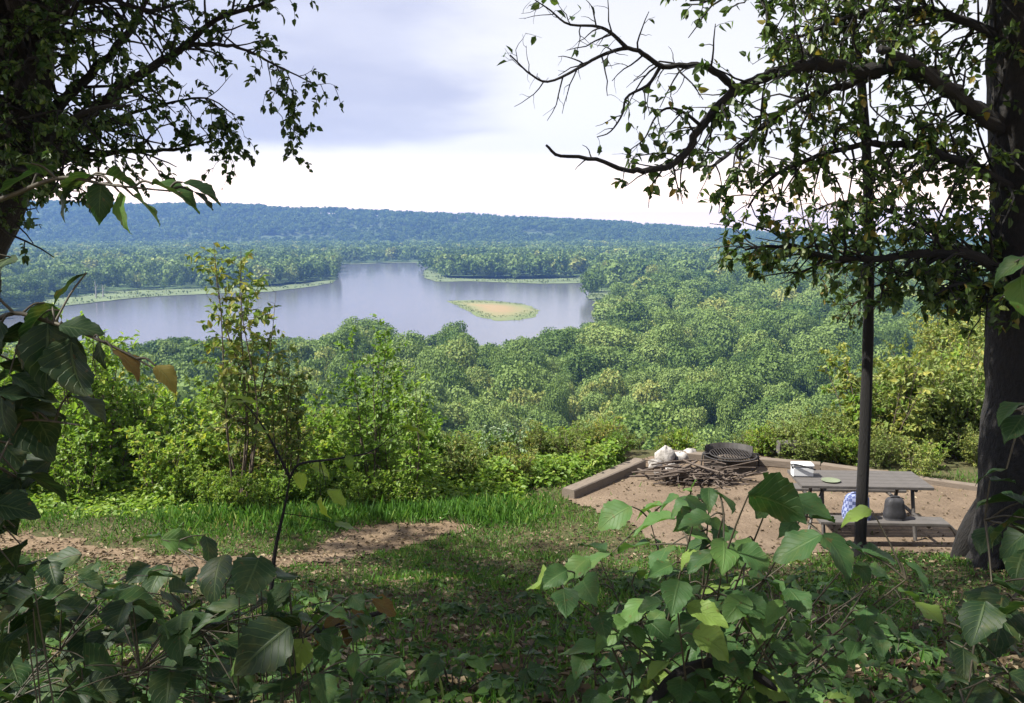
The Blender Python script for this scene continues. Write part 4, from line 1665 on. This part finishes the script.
def front_shrub():
    r = np.random.default_rng(5)
    base = gpt(715, 2.05)
    stems = []
    ends = [(600, 560, 2.2), (650, 520, 2.15), (690, 500, 2.2), (725, 545, 1.9), (770, 500, 1.75), (800, 520, 1.8), (850, 560, 1.9), (640, 620, 1.8), (700, 640, 1.7), (780, 620, 1.75), (860, 640, 1.8), (910, 690, 1.7), (590, 660, 1.9)]
    for e in ends:
        q = at(*e)
        b = base + r.normal(0, .05, 3) * [1, 1, 0]
        m = (b + q) / 2 + np.array([(q[0] - b[0]) * -.12, 0, .12])
        stems.append([b, b * .6 + m * .4 + [0, 0, .05], m, q])
    spec = []
    # the large dark leaf and its neighbours that stand out in front of the table
    for (px, py, d, hd, L, t, tl) in ((778, 497, 1.55, 10, .125, .12, .1), (800, 545, 1.65, 175, .10, .3, .5), (855, 512, 1.75, 180, .075, .98, .1), (840, 548, 1.7, -60, .10, .2, .3), (885, 552, 1.75, 15, .11, .45, .1),
                                      (690, 500, 2.0, 70, .095, .6, .0), (655, 520, 2.0, 170, .10, .75, .15), (615, 512, 2.1, 200, .10, .7, .2), (590, 560, 2.0, 190, .12, .7, .25), (630, 545, 2.0, 150, .11, .55, .2), (700, 530, 1.9, 20, .10, .8, .1), (660, 560, 1.85, 240, .11, .5, .3)):
        spec.append((at(px, py, d), hd, L, t, tl))
    more = []
    for k in range(34):                                      # leaning stems fanned out, leaves in pairs along each
        px, py, d = r.uniform(560, 930), r.uniform(510, 700), r.uniform(1.55, 2.4)
        if py < 500 + abs(px - 690) * .33: py += 70
        q = at(px, py, d)
        b = base + r.normal(0, .10, 3) * [1.6, 1, 0]
        m = (b + q) / 2 + np.array([(q[0] - b[0]) * -.15, 0, .10])
        more.append([b, b * .6 + m * .4 + [0, 0, .04], m, q])
    for st in stems + more:
        P = spline(st, 40)
        for u in np.arange(9, 40, 3.0):
            p, t = P[int(u)], unit(P[min(int(u) + 1, 39)] - P[int(u) - 1])
            hd0 = math.degrees(math.atan2(t[1], t[0]))
            for sgn in (-1, 1):
                if r.random() < .22: continue
                hd = hd0 + sgn * r.uniform(45, 95)
                L = r.uniform(.05, .092)
                v = np.array([math.cos(math.radians(hd)), math.sin(math.radians(hd)), 0])
                spec.append((p + v * (L * .5 + r.uniform(.01, .035)) + [0, 0, r.uniform(-.01, .02)], hd, L, r.choice([.2, .4, .6, .7, .85, .97], p=[.2, .2, .25, .2, .1, .05]), r.uniform(-.15, .4)))
        spec.append((P[-1] + unit(P[-1] - P[-3]) * .035, math.degrees(math.atan2(t[1], t[0])), .085, r.choice([.4, .6, .8]), r.uniform(0, .3)))
    stems = stems + more
    leafy('viburnum_shrub', 'broad leaved green shrub filling the lower right in front of the picnic table', base, stems, spec, 'near', 6, stem_r=.006)


front_shrub()


def left_sapling():
    r = np.random.default_rng(8)
    base = gpt(-120, 1.75)
    base[2] = gz(base[0], base[1]) - .03
    a, b, c = at(-75, 500, 1.6), at(-45, 300, 1.55), at(-30, 120, 1.5)
    stems = [[base, a, b, c, at(-20, -60, 1.5)],
             [a * .4 + b * .6, at(0, 318, 1.5), at(50, 322, 1.42), at(110, 345, 1.36), at(160, 372, 1.34)],
             [b * .5 + c * .5, at(10, 196, 1.45), at(60, 178, 1.4), at(110, 185, 1.38), at(180, 192, 1.36)],
             [a, at(-10, 430, 1.5), at(30, 420, 1.45), at(80, 425, 1.4)]]
    spec = []
    for (px, py, d, hd, L, t, tl, mi) in (
            (28, 320, 1.42, 200, .09, .1, .5, 0), (48, 350, 1.40, -70, .10, .1, 1.1, 0), (70, 365, 1.40, -80, .10, .15, 1.2, 0), (85, 328, 1.38, 5, .085, .3, .1, 0), (98, 358, 1.36, 255, .06, .0, 1.3, 0), (135, 360, 1.34, -12, .085, .3, .35, 1), (170, 376, 1.33, -25, .07, .8, .45, 1),
            (20, 345, 1.45, 250, .09, .05, .8, 0), (8, 395, 1.45, 200, .10, .1, .5, 0), (50, 410, 1.42, 20, .09, .1, .3, 0), (90, 400, 1.42, 0, .08, .05, .2, 0),
            (80, 178, 1.40, 150, .08, .3, .1, 0), (100, 205, 1.38, -75, .085, .5, 1.1, 0), (120, 212, 1.38, -70, .075, .95, 1.1, 0), (128, 180, 1.38, 0, .075, .6, .25, 0), (150, 208, 1.37, -20, .075, .9, .55, 0), (175, 190, 1.36, 8, .075, .8, .3, 0), (200, 188, 1.36, 0, .06, .6, .3, 0), (205, 200, 1.36, -10, .05, .5, .6, 0),
            (40, 165, 1.42, 100, .09, .1, .0, 0), (60, 195, 1.42, 220, .08, .1, .6, 0), (15, 180, 1.45, 200, .09, .1, .4, 0)):
        spec.append((at(px, py, d), hd, L, t, tl, mi))
    for k in range(22):
        spec.append((at(r.uniform(-60, 62), r.uniform(268, 420), r.uniform(1.4, 1.6)), r.uniform(0, 360), r.uniform(.08, .115), r.uniform(0, .35), r.uniform(.1, .9)))
    for k in range(60):
        spec.append((at(r.uniform(-110, 45), r.uniform(380, 660), r.uniform(1.4, 1.7)), r.uniform(0, 360), r.uniform(.08, .12), r.uniform(0, .3), r.uniform(.1, .8)))
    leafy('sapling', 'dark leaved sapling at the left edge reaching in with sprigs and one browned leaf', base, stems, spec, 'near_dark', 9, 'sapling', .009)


left_sapling()


def right_sapling():
    r = np.random.default_rng(18)
    base = gpt(1085, 1.9)
    a, b, c = at(1062, 560, 1.75), at(1052, 400, 1.7), at(1048, 240, 1.65)
    stems = [[base, a, b, c], [b, at(1030, 405, 1.6), at(1005, 415, 1.55)], [c, at(1035, 250, 1.6), at(1015, 262, 1.55)], [a, at(1020, 530, 1.65), at(985, 520, 1.6)], [a, at(1010, 600, 1.6), at(975, 640, 1.55)], [base * .6 + a * .4, at(1020, 680, 1.6), at(960, 690, 1.55)]]
    spec = []
    for (px, py, d, hd, L, t, tl) in ((1005, 408, 1.5, 200, .085, .75, .15), (1016, 424, 1.5, 215, .07, .6, .4), (1012, 262, 1.55, 190, .08, .65, .2), (1022, 292, 1.55, 250, .08, .95, .8), (985, 470, 1.6, 170, .08, .6, .1), (1005, 480, 1.6, 20, .08, .5, .1),
                                      (1002, 500, 1.6, 120, .09, .4, .2), (1010, 520, 1.55, 200, .10, .5, .2), (985, 540, 1.6, 230, .08, .3, .5)):
        spec.append((at(px, py, d), hd, L, t, tl))
    for k in range(75):
        px, py = r.uniform(935, 1090), r.uniform(480, 740)
        if px < 1100 - (py - 380) * .55 - 20: continue
        spec.append((at(px, py, r.uniform(1.45, 1.95)), r.uniform(0, 360), r.uniform(.08, .12), r.uniform(0, .55), r.uniform(0, .6)))
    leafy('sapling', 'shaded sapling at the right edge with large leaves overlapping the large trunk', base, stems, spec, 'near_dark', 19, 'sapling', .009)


right_sapling()


def low_left_plants():
    r = np.random.default_rng(28)
    base = gpt(95, 2.5)
    stems = [[base + [r.normal(0, .06), r.normal(0, .06), 0], (base + at(px, py, d)) / 2 + [0, 0, .08], at(px, py, d)] for px, py, d in ((40, 560, 2.5), (120, 580, 2.4), (180, 540, 2.6), (200, 630, 2.2), (60, 650, 2.1), (140, 670, 2.0), (10, 620, 2.1))]
    spec = [(at(*p), hd, L, t, tl) for p, hd, L, t, tl in (((122, 590, 2.2), 100, .17, .5, .1), ((180, 540, 2.6), 10, .12, .9, .1), ((210, 548, 2.6), -50, .10, .3, .7), ((145, 538, 2.7), 170, .12, .7, .1), ((60, 560, 2.5), 200, .13, .4, .2), ((175, 600, 2.2), -30, .12, .5, .3), ((165, 575, 2.3), 40, .10, .8, .2))]
    for k in range(190):
        px, py = r.uniform(-30, 290), r.uniform(565, 740)
        spec.append((at(px, py, r.uniform(1.9, 2.6)), r.uniform(0, 360), r.uniform(.06, .15), r.uniform(0, .75), r.uniform(-.1, .4)))
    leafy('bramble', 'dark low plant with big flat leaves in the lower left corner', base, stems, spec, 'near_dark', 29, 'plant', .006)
    base = gpt(345, 2.15)
    stems = [[base + [r.normal(0, .05), r.normal(0, .05), 0], (base + at(px, py, d)) / 2 + [0, 0, .05], at(px, py, d)] for px, py, d in ((300, 640, 2.1), (350, 600, 2.3), (350, 660, 2.0), (270, 600, 2.3))]
    spec = [(at(*p), hd, L, t, tl) for p, hd, L, t, tl in (((352, 598, 2.3), 10, .13, .65, .0), ((375, 595, 2.35), 60, .08, .5, .0), ((295, 660, 2.0), 250, .12, 1.0, .7), ((350, 668, 1.9), 240, .08, .5, .8), ((240, 660, 2.1), 200, .10, .9, .1), ((255, 640, 2.2), 150, .09, .7, .1), ((325, 690, 1.9), 300, .10, .3, .5), ((385, 680, 2.0), 20, .09, .3, .3), ((290, 610, 2.3), 180, .09, .5, .2))]
    spec += [(at(px, py, 2.5), hd, .09, r.random() * .5, .5, 1) for px, py, hd in ((310, 632, 20), (335, 618, 200), (362, 612, -40), (385, 606, 10), (290, 645, 100), (350, 628, -90))]
    spec += [(at(r.uniform(180, 400), r.uniform(600, 730), r.uniform(2.0, 2.5)), r.uniform(0, 360), r.uniform(.05, .1), r.uniform(0, .8), r.uniform(-.1, .5)) for k in range(45)]
    leafy('bramble', 'small plant with rounded pale and yellow leaves beside the fallen branch', base, stems, spec, 'near', 30, 'plant', .005)


low_left_plants()


def front_sapling():
    base = at(266, 622, 4.3)
    base[2] = gz(base[0], base[1]) - .02
    st = [[base, at(274, 560, 4.3), at(284, 510, 4.3), at(290, 478, 4.3)], [at(290, 478, 4.3), at(276, 450, 4.25), at(262, 425, 4.2), at(242, 400, 4.2)], [at(290, 478, 4.3), at(300, 464, 4.3), at(335, 459, 4.25), at(370, 452, 4.2), at(392, 436, 4.2)]]
    spec = [(at(*p), hd, L, t, tl) for p, hd, L, t, tl in (((301, 482, 4.3), -50, .12, 1.0, .9), ((320, 512, 4.2), -85, .17, 1.0, 1.2), ((338, 497, 4.25), 0, .14, .8, .6), ((322, 468, 4.3), 20, .11, .8, .2), ((243, 400, 4.2), 10, .12, .95, .0), ((228, 402, 4.2), 170, .10, .8, .2), ((405, 425, 4.2), 30, .15, .95, .0), ((388, 442, 4.2), 200, .09, .7, .4), ((418, 430, 4.2), -10, .12, .9, .2),
                                                          ((260, 428, 4.2), -20, .08, .6, .4), ((350, 462, 4.2), -60, .09, .6, .7), ((345, 525, 4.3), 0, .12, .6, .2))]
    leafy('sapling', 'small forked sapling with a few bright yellow green leaves standing before the path', base, st, spec, 'bright', 33, 'sapling', .014, wood='bark')


front_sapling()


def fallen_branches():
    g = Geo()
    P = spline([at(235, 668, 2.5), at(290, 640, 2.55), at(340, 624, 2.6), at(382, 612, 2.65)], 16)
    tube(g, P, np.linspace(.012, .007, 16), 8)
    tag(g.build('fallen_branch', M['bark']), 'dark fallen branch lying among the leaves at lower left', 'branch')
    g = Geo()
    a = at(28, 565, 6.2); b = at(105, 572, 6.1)
    a[2] = gz(a[0], a[1]) + .03; b[2] = gz(b[0], b[1]) + .03
    tube(g, spline([a, (a + b) / 2 + [0, 0, .03], b], 8), np.linspace(.03, .02, 8), 7)
    tag(g.build('fallen_branch', M['bark']), 'short dark branch lying across the shaded left end of the path', 'branch')
    g = Geo()
    P = spline([at(640, 720, 1.75), at(680, 672, 1.75), at(730, 664, 1.8), at(775, 690, 1.8), at(790, 730, 1.8)], 18)
    tube(g, P, np.linspace(.012, .008, 18), 7)
    tag(g.build('vine', M['bark']), 'bare arching vine at the foot of the broad leaved shrub', 'vine')


fallen_branches()


# ------------------------------------------------------------------ low plants, grass, litter
def ground_plants():
    r = np.random.default_rng(44)
    protos = []
    for k in range(3):
        gs, gl = Geo(), Geo()
        for s in range(5 + k):
            a = r.uniform(0, 6.28)
            q = np.array([math.cos(a), math.sin(a), 0]) * r.uniform(.03, .12)
            top = q + [0, 0, r.uniform(.06, .16)]
            tube(gs, spline([q * .1, q * .6 + [0, 0, top[2] * .7], top], 6), .002, 4, cap=False)
            for j in range(3):
                aa = a + (j - 1) * 1.2
                big_leaf(gl, top, (math.cos(aa), math.sin(aa), -.15), (0, 0, 1), r.uniform(.06, .10), .62, .5, .25, 0, r.choice([.2, .5, .8]), False, r)
        root = empty('seedling', (0, 0, -500), '', 'seedling')
        gs.build('stem', M['stem'], root)
        gl.build('foliage', M['near'], root)
        protos.append(root)
    pl = Placer(protos)
    n = 0
    while n < 85:
        px, d = r.uniform(-20, 960), 2.9 + 5.0 * r.random() ** 1.4
        x = (px - 512) / F * d
        if on_path(x, d) > -.1 or on_pad(x, d): continue
        if d > 5 and 330 < px < 640 and r.random() < .7: continue
        pl.put(n % 3, x, d, r.uniform(0, 6.28), r.uniform(.7, 1.25), 'low seedling with a few broad leaves on the shaded forest floor', 'low seedlings on the shaded ground', .01)
        n += 1


ground_plants()


def grass_and_litter():
    r = np.random.default_rng(55)
    n = 200000
    d = 2.6 + 11.5 * r.random(n) ** .9
    x = r.uniform(-.62, .58, n) * d
    bare = np.clip(on_path(x, d) * 2.2 + .35, 0, .985)
    # grassy: a lush strip behind the path, thin elsewhere
    lush = np.exp(-((d - (11.9 + .05 * x)) / .8) ** 2) * np.clip((.9 - x) / 1.0, 0, 1) * np.clip((x + 5.6) / 1.5, .35, 1)
    patch = vnoise(x, d, .7, 61) * .6 + vnoise(x, d, .22, 62) * .4
    dens = np.clip(.12 + .95 * lush + .75 * np.clip((patch - .42) * 3, 0, 1) * np.clip((d - 3.2) / 3, .15, 1), 0, 1) * (1 - bare)
    dens = np.where(x < -2.6 - (d - 9) * .2, dens * .6, dens)
    dens = np.where(on_pad(x, d), .004, dens)
    dens = np.where(in_poly(x, d, PAD), np.minimum(dens, .03), dens)
    k = r.random(n) < dens
    x, d, lush = x[k], d[k], lush[k]
    m = len(x)
    p = np.column_stack([x, d, gz(x, d)])
    h = (.035 + .05 * r.random(m) + .17 * lush * r.random(m)) * (1 + .4 * (r.random(m) < .08))
    dirn = unit(np.column_stack([r.normal(0, .45, m), r.normal(0, .45, m), np.ones(m)]))
    nr = unit(np.column_stack([r.normal(0, 1, m), r.normal(0, 1, m), np.full(m, .2)]))
    g = Geo()
    leaves(g, p, dirn, nr, h, 0.10 + .05 * r.random(m)[:, None], 0, np.clip(r.random(m) * .9 + (patch[k] - .5) * .4, 0, 1), .1, r)
    tag(g.build('grass', M['grass']), kind='stuff')
    # broad ground cover between the grass
    n = 26000
    d = 2.6 + 9.2 * r.random(n) ** 1.1
    x = r.uniform(-.62, .6, n) * d
    q = vnoise(x, d, .5, 71)
    k = (r.random(n) < np.clip((q - .35) * 1.6, 0, .8)) & (on_path(x, d) < -.02) & ~on_pad(x, d)
    x, d = x[k], d[k]
    m = len(x)
    p = np.column_stack([x, d, gz(x, d) + r.uniform(.01, .07, m)])
    a = r.uniform(0, 6.28, m)
    g = Geo()
    leaves(g, p, np.column_stack([np.cos(a), np.sin(a), r.normal(.05, .25, m)]), unit(np.column_stack([r.normal(0, .3, m), r.normal(0, .3, m), np.ones(m)])), r.uniform(.018, .055, m), .7, 0, None, .2, r)
    tag(g.build('ground_cover', M['cover']), kind='stuff')
    n = 60000
    d = r.uniform(11.6, 19, n)
    x = r.uniform(-.64, .12, n) * d
    q = vnoise(x, d, .6, 91)
    k = ~on_pad(x, d) & (x < np.where(d < 13.2, np.where(d < 12.3, -2.6, .2), 2.0)) & ~in_poly(x, d, PAD) & (r.random(n) < np.clip((d - 11.5) * .9, .1, 1))
    x, d, q = x[k], d[k], q[k]
    m = len(x)
    p = np.column_stack([x, d, gz(x, d) + r.random(m) * (.12 + .55 * q) * np.clip((d - 12) / 1.5, .2, 1)])
    a = r.uniform(0, 6.28, m)
    g = Geo()
    leaves(g, p, np.column_stack([np.cos(a), np.sin(a), r.normal(-.1, .3, m)]), unit(np.column_stack([r.normal(0, .4, m), r.normal(0, .4, m), np.ones(m)])), r.uniform(.05, .12, m), .6, 0, None, .2, r)
    tag(g.build('undergrowth', M['thicket']), kind='stuff')
    n = 21000
    d = 2.6 + 11 * r.random(n)
    x = r.uniform(-.62, .62, n) * d
    k = (r.random(n) < np.where(on_pad(x, d), .3, 1.0)) & (d < 13.6)
    x, d = x[k], d[k]
    m = len(x)
    p = np.column_stack([x, d, gz(x, d) + .025 + r.uniform(0, .012, m)])
    a = r.uniform(0, 6.28, m)
    g = Geo()
    leaves(g, p, np.column_stack([np.cos(a), np.sin(a), r.normal(0, .15, m)]), unit(np.column_stack([r.normal(0, .4, m), r.normal(0, .4, m), np.ones(m)])), r.uniform(.02, .065, m), .6, 0, None, .3, r)
    tag(g.build('leaf_litter', M['litter']), kind='stuff')


grass_and_litter()

for o in list(sc.objects):                     # a shrub kind the random draw never placed
    if o.location.z < -400:
        for ch in list(o.children):
            bpy.data.objects.remove(ch)
        bpy.data.objects.remove(o)
